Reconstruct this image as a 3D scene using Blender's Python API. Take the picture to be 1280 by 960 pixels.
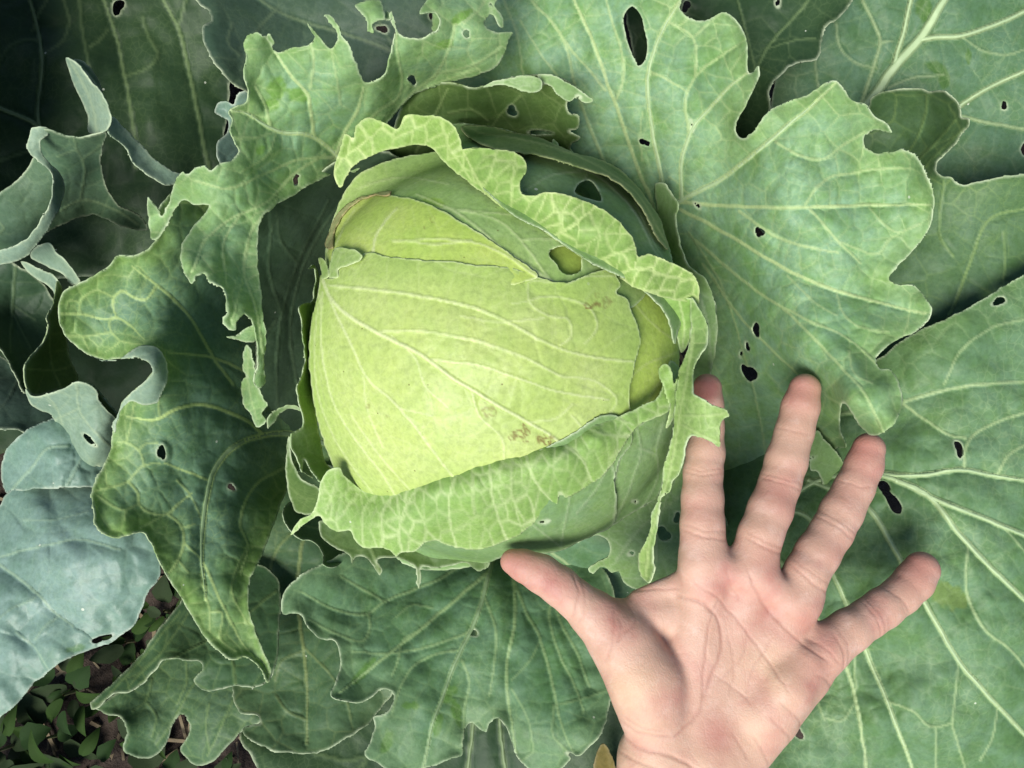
import bpy, math, random
import numpy as np
from mathutils import Vector, Matrix, kdtree

# ------------------------------------------------------------------ camera, sky, sun, exposure
sc = bpy.context.scene
for o in list(bpy.data.objects):
    bpy.data.objects.remove(o, do_unlink=True)
FPX = 1000.0            # focal length in photograph pixels (1280 wide)
CAMZ = 62.0             # camera height above the soil, cm
cam_d = bpy.data.cameras.new('camera')
cam_d.sensor_fit = 'HORIZONTAL'; cam_d.sensor_width = 36.0
cam_d.lens = 36.0 * FPX / 1280.0
cam_d.clip_start = 0.01; cam_d.clip_end = 200.0
cam = bpy.data.objects.new('camera', cam_d)
cam.location = (0, 0, CAMZ / 100.0); cam.rotation_euler = (0, 0, 0)
sc.collection.objects.link(cam); sc.camera = cam

SUN_AZ, SUN_EL = math.radians(214.0), math.radians(60.0)   # compass-like: measured from +Y clockwise
world = bpy.data.worlds.new('World'); sc.world = world; world.use_nodes = True
wn = world.node_tree.nodes; wl = world.node_tree.links
wn.clear()
sky = wn.new('ShaderNodeTexSky'); sky.sky_type = 'NISHITA'; sky.sun_disc = False
sky.sun_elevation = SUN_EL; sky.sun_rotation = SUN_AZ
sky.air_density = 1.0; sky.dust_density = 1.2; sky.ozone_density = 1.0
bg = wn.new('ShaderNodeBackground'); bg.inputs['Strength'].default_value = 0.078
wo = wn.new('ShaderNodeOutputWorld')
wl.new(sky.outputs[0], bg.inputs[0]); wl.new(bg.outputs[0], wo.inputs[0])

sun_d = bpy.data.lights.new('sun', 'SUN'); sun_d.energy = 3.7; sun_d.angle = math.radians(30)
sun_d.color = (1.0, 0.97, 0.92)
sun = bpy.data.objects.new('sun', sun_d); sc.collection.objects.link(sun)
sdir = Vector((math.sin(SUN_AZ) * math.cos(SUN_EL), math.cos(SUN_AZ) * math.cos(SUN_EL), math.sin(SUN_EL)))
sun.rotation_euler = (-sdir).to_track_quat('-Z', 'Y').to_euler()
sun.location = sdir * 3

sc.view_settings.view_transform = 'Standard'; sc.view_settings.look = 'None'
sc.view_settings.gamma = 1.0; sc.view_settings.use_curve_mapping = False
sc.view_settings.exposure = 0.62
try:
    sc.cycles.max_bounces = 8; sc.cycles.diffuse_bounces = 4; sc.cycles.transmission_bounces = 6
    sc.cycles.use_denoising = True
except Exception:
    pass

# ------------------------------------------------------------------ small tools
col = sc.collection
def link(o, parent=None):
    col.objects.link(o)
    if parent is not None:
        o.parent = parent
        o.matrix_parent_inverse = Matrix.Translation(-parent.location)
    return o
def tag(o, label=None, cat=None, group=None, kind=None):
    if label: o['label'] = label
    if cat: o['category'] = cat
    if group: o['group'] = group
    if kind: o['kind'] = kind
    return o
def empty(name, loc=(0, 0, 0)):
    o = bpy.data.objects.new(name, None); o.location = loc; o.empty_display_size = 0.05
    return link(o)
def P(s):
    """'x,y x,y ...' -> float array"""
    return np.array([[float(v) for v in t.split(',')] for t in s.split()])
def unproject(px, py, z):
    """photograph pixel + height above the soil (cm) -> metres"""
    D = CAMZ - z
    return np.stack([(px - 640.0) / FPX * D, (480.0 - py) / FPX * D, z], -1) * 0.01

def catmull(pts, closed, step=1.5):
    p = np.asarray(pts, float); n = len(p); out = []
    rng = range(n if closed else n - 1)
    for i in rng:
        if closed:
            a, b, c, d = p[(i - 1) % n], p[i], p[(i + 1) % n], p[(i + 2) % n]
        else:
            a, b, c, d = p[max(i - 1, 0)], p[i], p[i + 1], p[min(i + 2, n - 1)]
        L = np.linalg.norm(c[:2] - b[:2]); m = max(int(L / step), 1)
        t = (np.arange(m) / m)[:, None]
        # tangents scaled by chord lengths: keeps short hooks sharp
        l0 = np.linalg.norm(b[:2] - a[:2]) + 1e-6; l1 = L + 1e-6; l2 = np.linalg.norm(d[:2] - c[:2]) + 1e-6
        m1 = ((c - b) / l1 * l0 + (b - a) / l0 * l1) / (l0 + l1) * l1 if l0 > 1e-5 else (c - b)
        m2 = ((d - c) / l2 * l1 + (c - b) / l1 * l2) / (l1 + l2) * l1 if l2 > 1e-5 else (c - b)
        out.append((2*t**3 - 3*t**2 + 1) * b + (t**3 - 2*t**2 + t) * m1 + (-2*t**3 + 3*t**2) * c + (t**3 - t**2) * m2)
    if not closed:
        out.append(p[-1:])
    return np.concatenate(out)

def _hash(ix, iy, seed):
    h = (ix.astype(np.int64) * 374761393 + iy.astype(np.int64) * 668265263 + seed * 982451653) & 0x7fffffff
    h = ((h ^ (h >> 13)) * 1274126177) & 0x7fffffff
    h = ((h ^ (h >> 16)) * 2246822519) & 0x7fffffff
    return ((h ^ (h >> 15)) & 0xffffff) / float(0xffffff)
def vnoise(x, y, seed=0):
    ix = np.floor(x); iy = np.floor(y); fx = x - ix; fy = y - iy
    u = fx * fx * (3 - 2 * fx); v = fy * fy * (3 - 2 * fy)
    a = _hash(ix, iy, seed); b = _hash(ix + 1, iy, seed); c = _hash(ix, iy + 1, seed); d = _hash(ix + 1, iy + 1, seed)
    return (a * (1 - u) + b * u) * (1 - v) + (c * (1 - u) + d * u) * v * 1.0 - 0.5
def fbm(x, y, seed=0, oct=3):
    s = 0; a = 1.0
    for k in range(oct):
        s = s + a * vnoise(x * 2**k, y * 2**k, seed + 17 * k); a *= 0.5
    return s
def worley(x, y, cell, seed, jit=0.42):
    """distance to the nearest cell border and to the cell centre (pixels)"""
    gx = x / cell; gy = y / cell
    ix = np.floor(gx); iy = np.floor(gy)
    d1 = np.full(x.shape, 1e9); d2 = d1.copy(); s1x = np.zeros_like(x); s1y = s1x.copy(); s2x = s1x.copy(); s2y = s1x.copy()
    for dx in (-2, -1, 0, 1, 2):
        for dy in (-2, -1, 0, 1, 2):
            cx = ix + dx; cy = iy + dy
            px = cx + 0.5 + jit * (2 * _hash(cx, cy, seed) - 1) + 0.25 * (cy % 2)
            py = cy + 0.5 + jit * (2 * _hash(cx, cy, seed + 5) - 1)
            d = (px - gx)**2 + (py - gy)**2
            c1 = d < d1; c2 = (~c1) & (d < d2)
            d2 = np.where(c1, d1, np.where(c2, d, d2)); s2x = np.where(c1, s1x, np.where(c2, px, s2x)); s2y = np.where(c1, s1y, np.where(c2, py, s2y))
            d1 = np.where(c1, d, d1); s1x = np.where(c1, px, s1x); s1y = np.where(c1, py, s1y)
    edge = (d2 - d1) / (2 * np.sqrt((s1x - s2x)**2 + (s1y - s2y)**2) + 1e-9)
    return edge * cell, np.sqrt(d1) * cell

def rbf(ctrl):
    """thin-plate surface through (x, y, value) points"""
    c = np.asarray(ctrl, float); n = len(c)
    if n == 1:
        return lambda x, y: np.full(np.shape(x), c[0, 2])
    X = c[:, :2] / 100.0
    r = np.linalg.norm(X[:, None] - X[None], axis=-1)
    K = np.where(r > 0, r * r * np.log(r + 1e-12), 0) + np.eye(n) * 0.004
    if n < 4:
        wgt = lambda x, y: [1 / (((x/100 - X[i, 0])**2 + (y/100 - X[i, 1])**2) + 0.05) for i in range(n)]
        return lambda x, y: sum(w * c[i, 2] for i, w in enumerate(wgt(x, y))) / sum(wgt(x, y))
    A = np.zeros((n + 3, n + 3)); A[:n, :n] = K; A[:n, n] = 1; A[:n, n+1:] = X; A[n, :n] = 1; A[n+1:, :n] = X.T
    b = np.zeros(n + 3); b[:n] = c[:, 2]
    w = np.linalg.solve(A, b)
    lo, hi = c[:, 2].min() - 2.0, c[:, 2].max() + 2.0
    if c[:, 2].max() < 3: lo, hi = c[:, 2].min() - .05, c[:, 2].max() + .05
    def f(x, y):
        x = np.asarray(x) / 100.0; y = np.asarray(y) / 100.0
        s = w[n] + w[n+1] * x + w[n+2] * y
        for i in range(n):
            d2 = (x - X[i, 0])**2 + (y - X[i, 1])**2
            s = s + w[i] * 0.5 * d2 * np.log(d2 + 1e-12)
        return np.clip(s, lo, hi)
    return f

# the head: a ball of leaves, 10 cm in radius
HR = 10.0; HZ = 20.0; HPX, HPY = 618.0, 442.0
HC = np.array([(HPX - 640) / FPX * (CAMZ - HZ), (480 - HPY) / FPX * (CAMZ - HZ), HZ])
def head_z(px, py, s):
    dx = (px - 640.0) / FPX; dy = (480.0 - py) / FPX; dz = -1.0
    ox, oy, oz = -HC[0], -HC[1], CAMZ - HC[2]
    R = HR * s
    a = dx*dx + dy*dy + 1; b = ox*dx + oy*dy + oz*dz; c = ox*ox + oy*oy + oz*oz - R*R
    disc = b*b - a*c
    # smooth square root so that the skin runs on downwards past the outline
    soft = np.where(disc > 0, np.sqrt(np.maximum(disc, 0)), -0.55 * np.sqrt(np.maximum(-disc, 0)))
    t = (-b - soft) / a
    return CAMZ - t

def inside_mask(xs, ys, polys):
    m = np.zeros((len(ys), len(xs)), bool)
    for poly in polys:
        x0 = poly[:, 0]; y0 = poly[:, 1]; x1 = np.roll(x0, -1); y1 = np.roll(y0, -1)
        for j, y in enumerate(ys):
            k = (y0 > y) != (y1 > y)
            if not k.any(): continue
            xc = np.sort(x0[k] + (y - y0[k]) / (y1[k] - y0[k]) * (x1[k] - x0[k]))
            m[j] ^= (np.searchsorted(xc, xs) % 2 == 1)
    return m
def stamp(shape, x0, y0, s, pts, radius, norm=None):
    """nearest distance (optionally divided by a width) to sample points, in a window"""
    F = np.full(shape, 99.0); r = int(math.ceil(radius / s))
    off = np.arange(-r, r + 1); ox, oy = np.meshgrid(off, off)
    ci = np.round((pts[:, 0] - x0) / s).astype(int); cj = np.round((pts[:, 1] - y0) / s).astype(int)
    I = ci[:, None] + ox.ravel()[None]; J = cj[:, None] + oy.ravel()[None]
    d = np.hypot(x0 + I * s - pts[:, 0:1], y0 + J * s - pts[:, 1:2])
    if norm is not None: d = d / norm[:, None]
    ok = (I >= 0) & (J >= 0) & (I < shape[1]) & (J < shape[0])
    np.minimum.at(F, (J[ok], I[ok]), d[ok])
    return F

def sample(Zg, px, py, x0, y0, s):
    u = np.clip((px - x0) / s, 0, Zg.shape[1] - 1.001); v = np.clip((py - y0) / s, 0, Zg.shape[0] - 1.001)
    i = u.astype(int); j = v.astype(int); fu = u - i; fv = v - j
    return (Zg[j, i] * (1 - fu) + Zg[j, i + 1] * fu) * (1 - fv) + (Zg[j + 1, i] * (1 - fu) + Zg[j + 1, i + 1] * fu) * fv
def rib_tube(c, w0, w1, zf, M, x0, y0, s, seg=10):
    c = c[::3]
    ok = [k for k, q in enumerate(c) if 0 <= int((q[0] - x0) / s) < M.shape[1] and 0 <= int((q[1] - y0) / s) < M.shape[0] and M[int((q[1] - y0) / s), int((q[0] - x0) / s)]]
    if len(ok) < 6: return None
    c = c[ok[0]:ok[-1] + 1]; n = len(c)
    d = np.gradient(c, axis=0); d /= np.linalg.norm(d, axis=1, keepdims=True) + 1e-9; nn = np.stack([-d[:, 1], d[:, 0]], -1)
    t = np.linspace(0, 1, n); r = ((w0 + (w1 - w0) * t) * 0.26 + 0.3) * (1 - 0.85 * np.clip((t - 0.7) / 0.3, 0, 1)**1.5) * (1 + 0.06 * np.sin(t * 37))
    a = np.linspace(0, 2 * math.pi, seg, endpoint=False)
    px = c[:, 0:1] + nn[:, 0:1] * r[:, None] * np.cos(a); py = c[:, 1:2] + nn[:, 1:2] * r[:, None] * np.cos(a)
    base = zf(px, py)
    z = base + (0.50 * r[:, None] * np.sin(a) - 0.06 * r[:, None]) * (CAMZ - base) / FPX + 0.055
    V = unproject(px, py, z).reshape(-1, 3); F = []
    for i in range(n - 1):
        for k in range(seg): F.append((i * seg + k, i * seg + (k + 1) % seg, (i + 1) * seg + (k + 1) % seg, (i + 1) * seg + k))
    F.append(tuple(range(seg))); F.append(tuple(range((n - 1) * seg, n * seg)))
    return V, F

GRID = 1.9
LEAF_NO = [0]
def patch(outline, z, veins=(), holes=(), tert=0.75, cell=36, fine=0.25, ruffle=0.25, edge_wave=0.32, bull=0.05,
          relief=0.10, curl=0.0, jag=0.8, grid=None, scr=(), mslot=0, wave_len=55, seed=None, rimw=2.3, margin=70.0, vw=1.0, spots=(), tw=1.25, tmar=1.0, aniso=None, pleat=0.36, rib=True):
    """one sheet of a leaf; returns verts (m), faces, attribute dict"""
    s = grid or GRID
    LEAF_NO[0] += 1
    sd = seed if seed is not None else LEAF_NO[0] * 7 + 3
    base = P(outline) if isinstance(outline, str) else np.asarray(outline, float)
    out = catmull(base, True)
    if jag:
        nx = fbm(out[:, 0] / 9.0, out[:, 1] / 9.0, sd, 3); ny = fbm(out[:, 0] / 9.0 + 91, out[:, 1] / 9.0, sd + 3, 3)
        out = out + np.stack([nx, ny], -1) * jag * 2.2
    hp = []
    for h in holes:
        if isinstance(h, str):
            hp.append(catmull(P(h), True))
        else:
            cx, cy, rx, ry = h[:4]; an = math.radians(h[4]) if len(h) > 4 else 0
            t = np.linspace(0, 2 * math.pi, 28, endpoint=False)
            rr = 1 + 0.22 * np.sin(2 * t + cx) + 0.13 * np.sin(3 * t + cy)
            u = rx * rr * np.cos(t); v = ry * rr * np.sin(t)
            hp.append(np.stack([cx + u * math.cos(an) - v * math.sin(an), cy + u * math.sin(an) + v * math.cos(an)], -1))
    x0, y0 = out.min(0) - 2 * s; x1, y1 = out.max(0) + 2 * s
    xs = np.arange(x0, x1, s); ys = np.arange(y0, y1, s)
    M = inside_mask(xs, ys, [out] + hp)
    shape = M.shape
    bpts = np.concatenate([out] + hp)
    D = np.minimum(stamp(shape, x0, y0, s, bpts, 14.0), 14.0)
    # coarse distance further in (margin factor), outer edge only
    Dm = np.minimum(stamp(shape, x0, y0, s, out, 14.0), 99.0)
    if margin > 14:
        sub = bpts[:len(out)][::6]
        Dm = np.minimum(Dm, stamp(shape, x0, y0, s, sub, margin))
    cellm = M[:-1, :-1].astype(int) + M[1:, :-1] + M[:-1, 1:] + M[1:, 1:]
    keep = cellm >= 1
    used = np.zeros(shape, bool)
    used[:-1, :-1] |= keep; used[1:, :-1] |= keep; used[:-1, 1:] |= keep; used[1:, 1:] |= keep
    X, Y = np.meshgrid(xs, ys)
    snap = used & ~M
    kd = kdtree.KDTree(len(bpts))
    for i, q in enumerate(bpts): kd.insert((q[0], q[1], 0), i)
    kd.balance()
    X = X.copy(); Y = Y.copy()
    for j, i in zip(*np.nonzero(snap)):
        co, _, dd = kd.find((X[j, i], Y[j, i], 0)); X[j, i] = co[0]; Y[j, i] = co[1]; D[j, i] = 0
    # veins
    V = np.zeros(shape); main = np.zeros(shape); vline = []; PL = np.zeros(shape)
    for v in veins:
        w0, w1, pts = v[0] * vw, v[1] * vw, P(v[2]) if isinstance(v[2], str) else v[2]
        c = catmull(pts, False, 1.2)
        c = c + np.stack([fbm(c[:, 0] / 22, c[:, 1] / 22, sd + 1), fbm(c[:, 0] / 22 + 50, c[:, 1] / 22, sd + 2)], -1) * 1.3
        n = len(c); tt = np.linspace(0, 1, n); w = (np.linspace(w0, w1, n) * 0.30 + 0.42) * (1 - 0.6 * np.clip((tt - 0.75) / 0.25, 0, 1)); w = np.maximum(w, 0.62 * s)
        vline.append(c)
        if pleat and max(w0, w1) >= 4: PL = np.maximum(PL, min(max(w0, w1) / 6.0, 1.2) * np.exp(-np.minimum(stamp(shape, x0, y0, s, c[::4], 40.0), 40.0) / 15.0) - 0.06)
        q = stamp(shape, x0, y0, s, c, max(w0, w1) * 2.2 + 5, w)
        prof = np.clip((1.4 - q) / 0.85, 0, 1); prof = prof * prof * (3 - 2 * prof)
        V = np.maximum(V, prof * (0.55 if max(w0, w1) <= 3 else 0.72 if max(w0, w1) <= 5 else 1.0)); main = np.maximum(main, prof * np.linspace(w0, w1, n).max())
    # net of finer veins: cells that meet the main veins at right angles
    wx = X + 5 * fbm(X / 28, Y / 28, sd + 11); wy = Y + 5 * fbm(X / 28 + 31, Y / 28, sd + 12)
    if aniso:
        ca, sa = math.cos(math.radians(aniso[0])), math.sin(math.radians(aniso[0]))
        tr = lambda x, y: ((x * ca + y * sa) / aniso[1], -x * sa + y * ca)
    else:
        tr = lambda x, y: (x, y)
    rs = np.random.RandomState(sd)
    gx_, gy_ = np.meshgrid(np.arange(x0 - cell, x1 + cell, cell), np.arange(y0 - cell, y1 + cell, cell * 0.87))
    gx_ = gx_ + (np.arange(gx_.shape[0]) % 2)[:, None] * cell * 0.5
    S0 = np.stack([gx_.ravel(), gy_.ravel()], -1) + rs.uniform(-0.38, 0.38, (gx_.size, 2)) * cell
    if aniso:
        S0 = np.stack([S0[:, 0] , S0[:, 1]], -1)
    if vline:
        allv = np.concatenate(vline)[::3]
        dv = np.array([np.min((allv[:, 0] - q[0])**2 + (allv[:, 1] - q[1])**2) for q in S0])
        S0 = S0[dv > (0.62 * cell)**2]
        ext = []
        for c in vline:
            st = max(int(cell * 0.8 / 1.2), 4)
            for k in range(st // 3, len(c) - 2, st):
                k2 = min(max(k + rs.randint(-3, 4), 1), len(c) - 2)
                d = c[k2 + 1] - c[k2 - 1]; d = d / (np.linalg.norm(d) + 1e-9); nn = np.array([-d[1], d[0]]) * cell * rs.uniform(0.34, 0.5)
                for q in (c[k2] + nn, c[k2] - nn):
                    if np.min((allv[:, 0] - q[0])**2 + (allv[:, 1] - q[1])**2) > (0.26 * cell)**2: ext.append(q)
        if ext: S0 = np.concatenate([S0, np.array(ext)])
    if len(S0) < 3: S0 = np.concatenate([S0, rs.uniform(0, 1, (3, 2)) * (x1 - x0) + np.array([x0, y0])])
    ax_, ay_ = tr(S0[:, 0], S0[:, 1]); qx, qy = tr(wx, wy)
    kd2 = kdtree.KDTree(len(S0))
    for i, q in enumerate(zip(ax_, ay_)): kd2.insert((q[0], q[1], 0), i)
    kd2.balance()
    e1 = np.full(shape, 9.0)
    for j, i in zip(*np.nonzero(used)):
        r2 = kd2.find_n((qx[j, i], qy[j, i], 0), 2)
        a_, b_ = r2[0], r2[1]
        e1[j, i] = (b_[2]**2 - a_[2]**2) / (2 * (a_[0] - b_[0]).length + 1e-6)
    e2, c2 = worley(wx + 3, wy, cell * 0.42, sd + 21)
    vary = np.clip(0.72 + 0.9 * fbm(X / 50, Y / 50, sd + 30), 0.2, 1)
    t1 = np.exp(-(e1 / tw)**2) * vary; t2 = np.exp(-(e2 / (tw * .8))**2) * vary
    mar = np.exp(-(np.minimum(Dm, 99) / (margin * 0.5))**2)
    tk = tert * (1 - tmar + tmar * np.clip(mar * 1.25, 0, 1)) if tmar < 1 else tert * (0.62 + 0.6 * mar)
    V = np.maximum(V, np.maximum(t1 * tk, t2 * tk * fine))
    # height
    if callable(z): pleat = pleat * 0.12
    zf = z if callable(z) else rbf(z)
    Z = zf(X, Y)
    env = np.exp(-np.minimum(Dm, 60) / 22.0)
    Z = Z + ruffle * fbm(X / 75, Y / 75, sd + 40, 3) + edge_wave * env * 2.0 * fbm(X / wave_len, Y / wave_len, sd + 41, 2)
    dome = np.clip(e1 / (cell * 0.3), 0, 1)
    Z = Z + bull * (dome**0.7 - 0.5) * (1 - np.clip(main, 0, 1)) + 0.3 * bull * np.clip(e2 / (cell * 0.13), 0, 1)
    Z = Z + relief * np.minimum(main, 9) / 6.0 - pleat * PL
    if curl: Z = Z + 0.6 * curl * np.exp(-(np.minimum(D, 14) / 6.0)**2)
    rim = np.clip(1 - (D - 0.3) / rimw, 0, 1)
    S = np.zeros(shape)
    for q in scr:
        cx, cy, rx, ry = q[:4]; an = math.radians(q[4]) if len(q) > 4 else 0
        u = (X - cx) * math.cos(an) + (Y - cy) * math.sin(an); v = -(X - cx) * math.sin(an) + (Y - cy) * math.cos(an)
        rr = np.hypot(u / rx, v / ry) + 0.5 * fbm(X / 7, Y / 7, sd + 60, 3)
        S = np.maximum(S, np.clip((1.05 - rr) * 3, 0, 1))
    B = np.zeros(shape)
    for q in spots:      # brown scars: ring shaped
        cx, cy, r, k = q
        rr = np.hypot(X - cx, (Y - cy)) / r + 0.9 * fbm(X / 6, Y / 6, sd + 70, 3)
        B = np.maximum(B, k * np.clip(1 - np.abs(rr - 0.62) / 0.28, 0, 1)); 
    idx = -np.ones(shape, int); idx[used] = np.arange(used.sum())
    jj, ii = np.nonzero(keep)
    F = np.stack([idx[jj, ii], idx[jj + 1, ii], idx[jj + 1, ii + 1], idx[jj, ii + 1]], -1)
    co = unproject(X[used], Y[used], Z[used])
    at = dict(vein=V[used], rim=rim[used], mar=mar[used], scr=S[used], spot=B[used])
    # main ribs strong enough to stand proud of the blade: kept as tubes of their own
    ribs = []
    for c, v in zip(vline, veins):
        if v[0] >= 7 and rib:
            ribs.append(rib_tube(c, v[0] * vw, v[1] * vw, lambda px, py: sample(Z, px, py, x0, y0, s), M, x0, y0, s))
    return co, F, at, mslot, ribs

def leaf(name, parent, patches, mats, thick=0.055, label=None, ribmat=None):
    V = []; F = []; A = {k: [] for k in ('vein', 'rim', 'mar', 'scr', 'spot')}; MI = []; n = 0
    ribs = []
    for co, f, at, ms, rb in patches:
        ribs += [q for q in rb if q]
        V.append(co); F.append(f + n); n += len(co); MI.append(np.full(len(f), ms))
        for k in A: A[k].append(at[k])
    V = np.concatenate(V); F = np.concatenate(F); MI = np.concatenate(MI)
    me = bpy.data.meshes.new(name)
    me.vertices.add(len(V)); me.vertices.foreach_set('co', V.ravel().astype(np.float32))
    me.loops.add(len(F) * 4); me.loops.foreach_set('vertex_index', F.ravel().astype(np.int32))
    me.polygons.add(len(F)); me.polygons.foreach_set('loop_start', np.arange(0, len(F) * 4, 4, dtype=np.int32))
    me.polygons.foreach_set('material_index', MI.astype(np.int32))
    me.update(calc_edges=True); me.validate()
    me.polygons.foreach_set('use_smooth', np.ones(len(me.polygons), bool))
    for k in A:
        a = me.attributes.new(k, 'FLOAT', 'POINT'); d = np.concatenate(A[k]).astype(np.float32)
        if len(d) == len(me.vertices): a.data.foreach_set('value', d)
    for m in (mats if isinstance(mats, (list, tuple)) else [mats]): me.materials.append(m)
    o = bpy.data.objects.new(name, me)
    if thick:
        md = o.modifiers.new('thickness', 'SOLIDIFY'); md.thickness = thick * 0.01; md.offset = 1.0; md.use_rim = True
    link(o, parent)
    if label: o['label'] = label
    for V_, F_ in ribs:
        rm = bpy.data.meshes.new('rib'); rm.from_pydata(V_.tolist(), [], F_)
        for p in rm.polygons: p.use_smooth = True
        rm.materials.append(ribmat or rib_material()); link(bpy.data.objects.new('rib', rm), o)
    return o
_rib = []
def rib_material(name='leaf_rib', c1=(0.30, 0.41, 0.22), c2=(0.36, 0.47, 0.25)):
    if name == 'leaf_rib' and _rib: return _rib[0]
    m, N, L = nodes_of(name); co = N.new('ShaderNodeTexCoord').outputs['Object']
    c = mixc(N, L, ramp(N, L, noise(N, L, co, 60, 5), .3, .7), c1, c2)
    b = N.new('ShaderNodeBsdfPrincipled'); L.new(c, b.inputs['Base Color']); b.inputs['Roughness'].default_value = .5; b.inputs['Specular IOR Level'].default_value = .3
    o = N.new('ShaderNodeOutputMaterial'); L.new(b.outputs[0], o.inputs[0])
    if name == 'leaf_rib': _rib.append(m)
    return m

# ------------------------------------------------------------------ materials
def nodes_of(name):
    m = bpy.data.materials.new(name); m.use_nodes = True
    nt = m.node_tree; nt.nodes.clear()
    return m, nt.nodes, nt.links
def mixc(N, L, fac, a, b):
    n = N.new('ShaderNodeMix'); n.data_type = 'RGBA'; n.clamp_factor = True
    for s, v in ((n.inputs[0], fac), (n.inputs[6], a), (n.inputs[7], b)):
        if isinstance(v, (int, float)): s.default_value = v
        elif isinstance(v, tuple): s.default_value = (*v, 1.0)
        else: L.new(v, s)
    return n.outputs[2]
def mathn(N, L, op, a, b=None):
    n = N.new('ShaderNodeMath'); n.operation = op
    for s, v in zip(n.inputs, (a, b)):
        if v is None: continue
        if isinstance(v, (int, float)): s.default_value = v
        else: L.new(v, s)
    return n.outputs[0]
def attr(N, name):
    n = N.new('ShaderNodeAttribute'); n.attribute_name = name
    return n.outputs['Fac']
def noise(N, L, co, scale, detail=4, rough=0.55):
    n = N.new('ShaderNodeTexNoise'); n.inputs['Scale'].default_value = scale; n.inputs['Detail'].default_value = detail
    n.inputs['Roughness'].default_value = rough; L.new(co, n.inputs['Vector'])
    return n.outputs['Fac']
def ramp(N, L, fac, lo, hi):
    n = N.new('ShaderNodeMapRange'); n.inputs['From Min'].default_value = lo; n.inputs['From Max'].default_value = hi
    n.interpolation_type = 'SMOOTHSTEP'; L.new(fac, n.inputs['Value'])
    return n.outputs[0]
def leaf_mat(name, blade, blade2, vein, rim, bloom=0.4, bloom_col=(0.20, 0.30, 0.25), margin_col=None, margin=0.0,
             trans=0.14, rough=0.52, speck=1.0, vein_k=1.0, scr_col=None, bump=0.25, spec=0.22, rim_k=0.56, dots=0.0):
    m, N, L = nodes_of(name)
    co = N.new('ShaderNodeTexCoord').outputs['Object']
    n1 = noise(N, L, co, 22, 5); n2 = noise(N, L, co, 75, 5, 0.65); n3 = noise(N, L, co, 420, 3, 0.7)
    c = mixc(N, L, ramp(N, L, n1, 0.32, 0.68), blade, blade2)
    if margin_col:
        c = mixc(N, L, mathn(N, L, 'MULTIPLY', attr(N, 'mar'), margin), c, margin_col)
    # waxy bloom: patchy, rubbed off in places
    bl = mathn(N, L, 'MULTIPLY', ramp(N, L, mathn(N, L, 'ADD', n2, mathn(N, L, 'MULTIPLY', mathn(N, L, 'SUBTRACT', n1, 0.5), 0.5)), 0.22, 0.74), bloom)
    bl = mathn(N, L, 'MULTIPLY', bl, mathn(N, L, 'SUBTRACT', 1.0, mathn(N, L, 'MULTIPLY', attr(N, 'scr'), 0.95)))
    bl = mathn(N, L, 'MULTIPLY', bl, mathn(N, L, 'SUBTRACT', 1.0, mathn(N, L, 'MULTIPLY', attr(N, 'mar'), 0.6)))
    c = mixc(N, L, bl, c, bloom_col)
    c = mixc(N, L, mathn(N, L, 'MULTIPLY', attr(N, 'scr'), 0.6), c, scr_col or tuple(v * f for v, f in zip(blade, (0.95, 1.0, 0.45))))
    c = mixc(N, L, mathn(N, L, 'MULTIPLY', attr(N, 'vein'), vein_k), c, vein)
    # fine reticulation and mottling
    wrp = N.new('ShaderNodeVectorMath'); wrp.operation = 'MULTIPLY_ADD'; nv = N.new('ShaderNodeTexNoise'); nv.inputs['Scale'].default_value = 90; L.new(co, nv.inputs['Vector'])
    L.new(nv.outputs['Color'], wrp.inputs[0]); wrp.inputs[1].default_value = (.006, .006, .006); L.new(co, wrp.inputs[2])
    vr = N.new('ShaderNodeTexVoronoi'); vr.feature = 'DISTANCE_TO_EDGE'; vr.inputs['Scale'].default_value = 210; L.new(wrp.outputs[0], vr.inputs['Vector'])
    net = mathn(N, L, 'MULTIPLY', mathn(N, L, 'SUBTRACT', 1.0, ramp(N, L, vr.outputs['Distance'], 0.0, 0.09)), mathn(N, L, 'MULTIPLY', ramp(N, L, n1, .35, .65), 0.20 * vein_k))
    c = mixc(N, L, net, c, vein)
    c = mixc(N, L, mathn(N, L, 'MULTIPLY', ramp(N, L, n3, 0.35, 0.75), 0.22), c, (0.01, 0.03, 0.01))
    # pale specks (scuffs, whitefly)
    vt = N.new('ShaderNodeTexVoronoi'); vt.inputs['Scale'].default_value = 95; L.new(co, vt.inputs['Vector'])
    sp = mathn(N, L, 'LESS_THAN', vt.outputs['Distance'], 0.075)
    sel = mathn(N, L, 'GREATER_THAN', vt.outputs['Color'], 0.80)
    c = mixc(N, L, mathn(N, L, 'MULTIPLY', mathn(N, L, 'MULTIPLY', sp, sel), 0.7 * speck), c, (0.62, 0.66, 0.52))
    if dots:
        vd = N.new('ShaderNodeTexVoronoi'); vd.inputs['Scale'].default_value = 170; L.new(co, vd.inputs['Vector'])
        dk = mathn(N, L, 'MULTIPLY', mathn(N, L, 'LESS_THAN', vd.outputs['Distance'], 0.07), mathn(N, L, 'GREATER_THAN', vd.outputs['Color'], 0.72))
        c = mixc(N, L, mathn(N, L, 'MULTIPLY', dk, dots), c, (0.12, 0.10, 0.03))
        c = mixc(N, L, mathn(N, L, 'MULTIPLY', ramp(N, L, noise(N, L, co, 38, 6, .7), .52, .72), 0.35), c, tuple(v * f for v, f in zip(blade, (0.72, 0.86, 0.6))))
    c = mixc(N, L, attr(N, 'spot'), c, (0.16, 0.10, 0.035))
    c = mixc(N, L, mathn(N, L, 'MULTIPLY', attr(N, 'rim'), mathn(N, L, 'MULTIPLY', mathn(N, L, 'ADD', ramp(N, L, n2, .32, .62), .25), rim_k)), c, rim)
    b = N.new('ShaderNodeBsdfPrincipled'); L.new(c, b.inputs['Base Color'])
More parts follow.
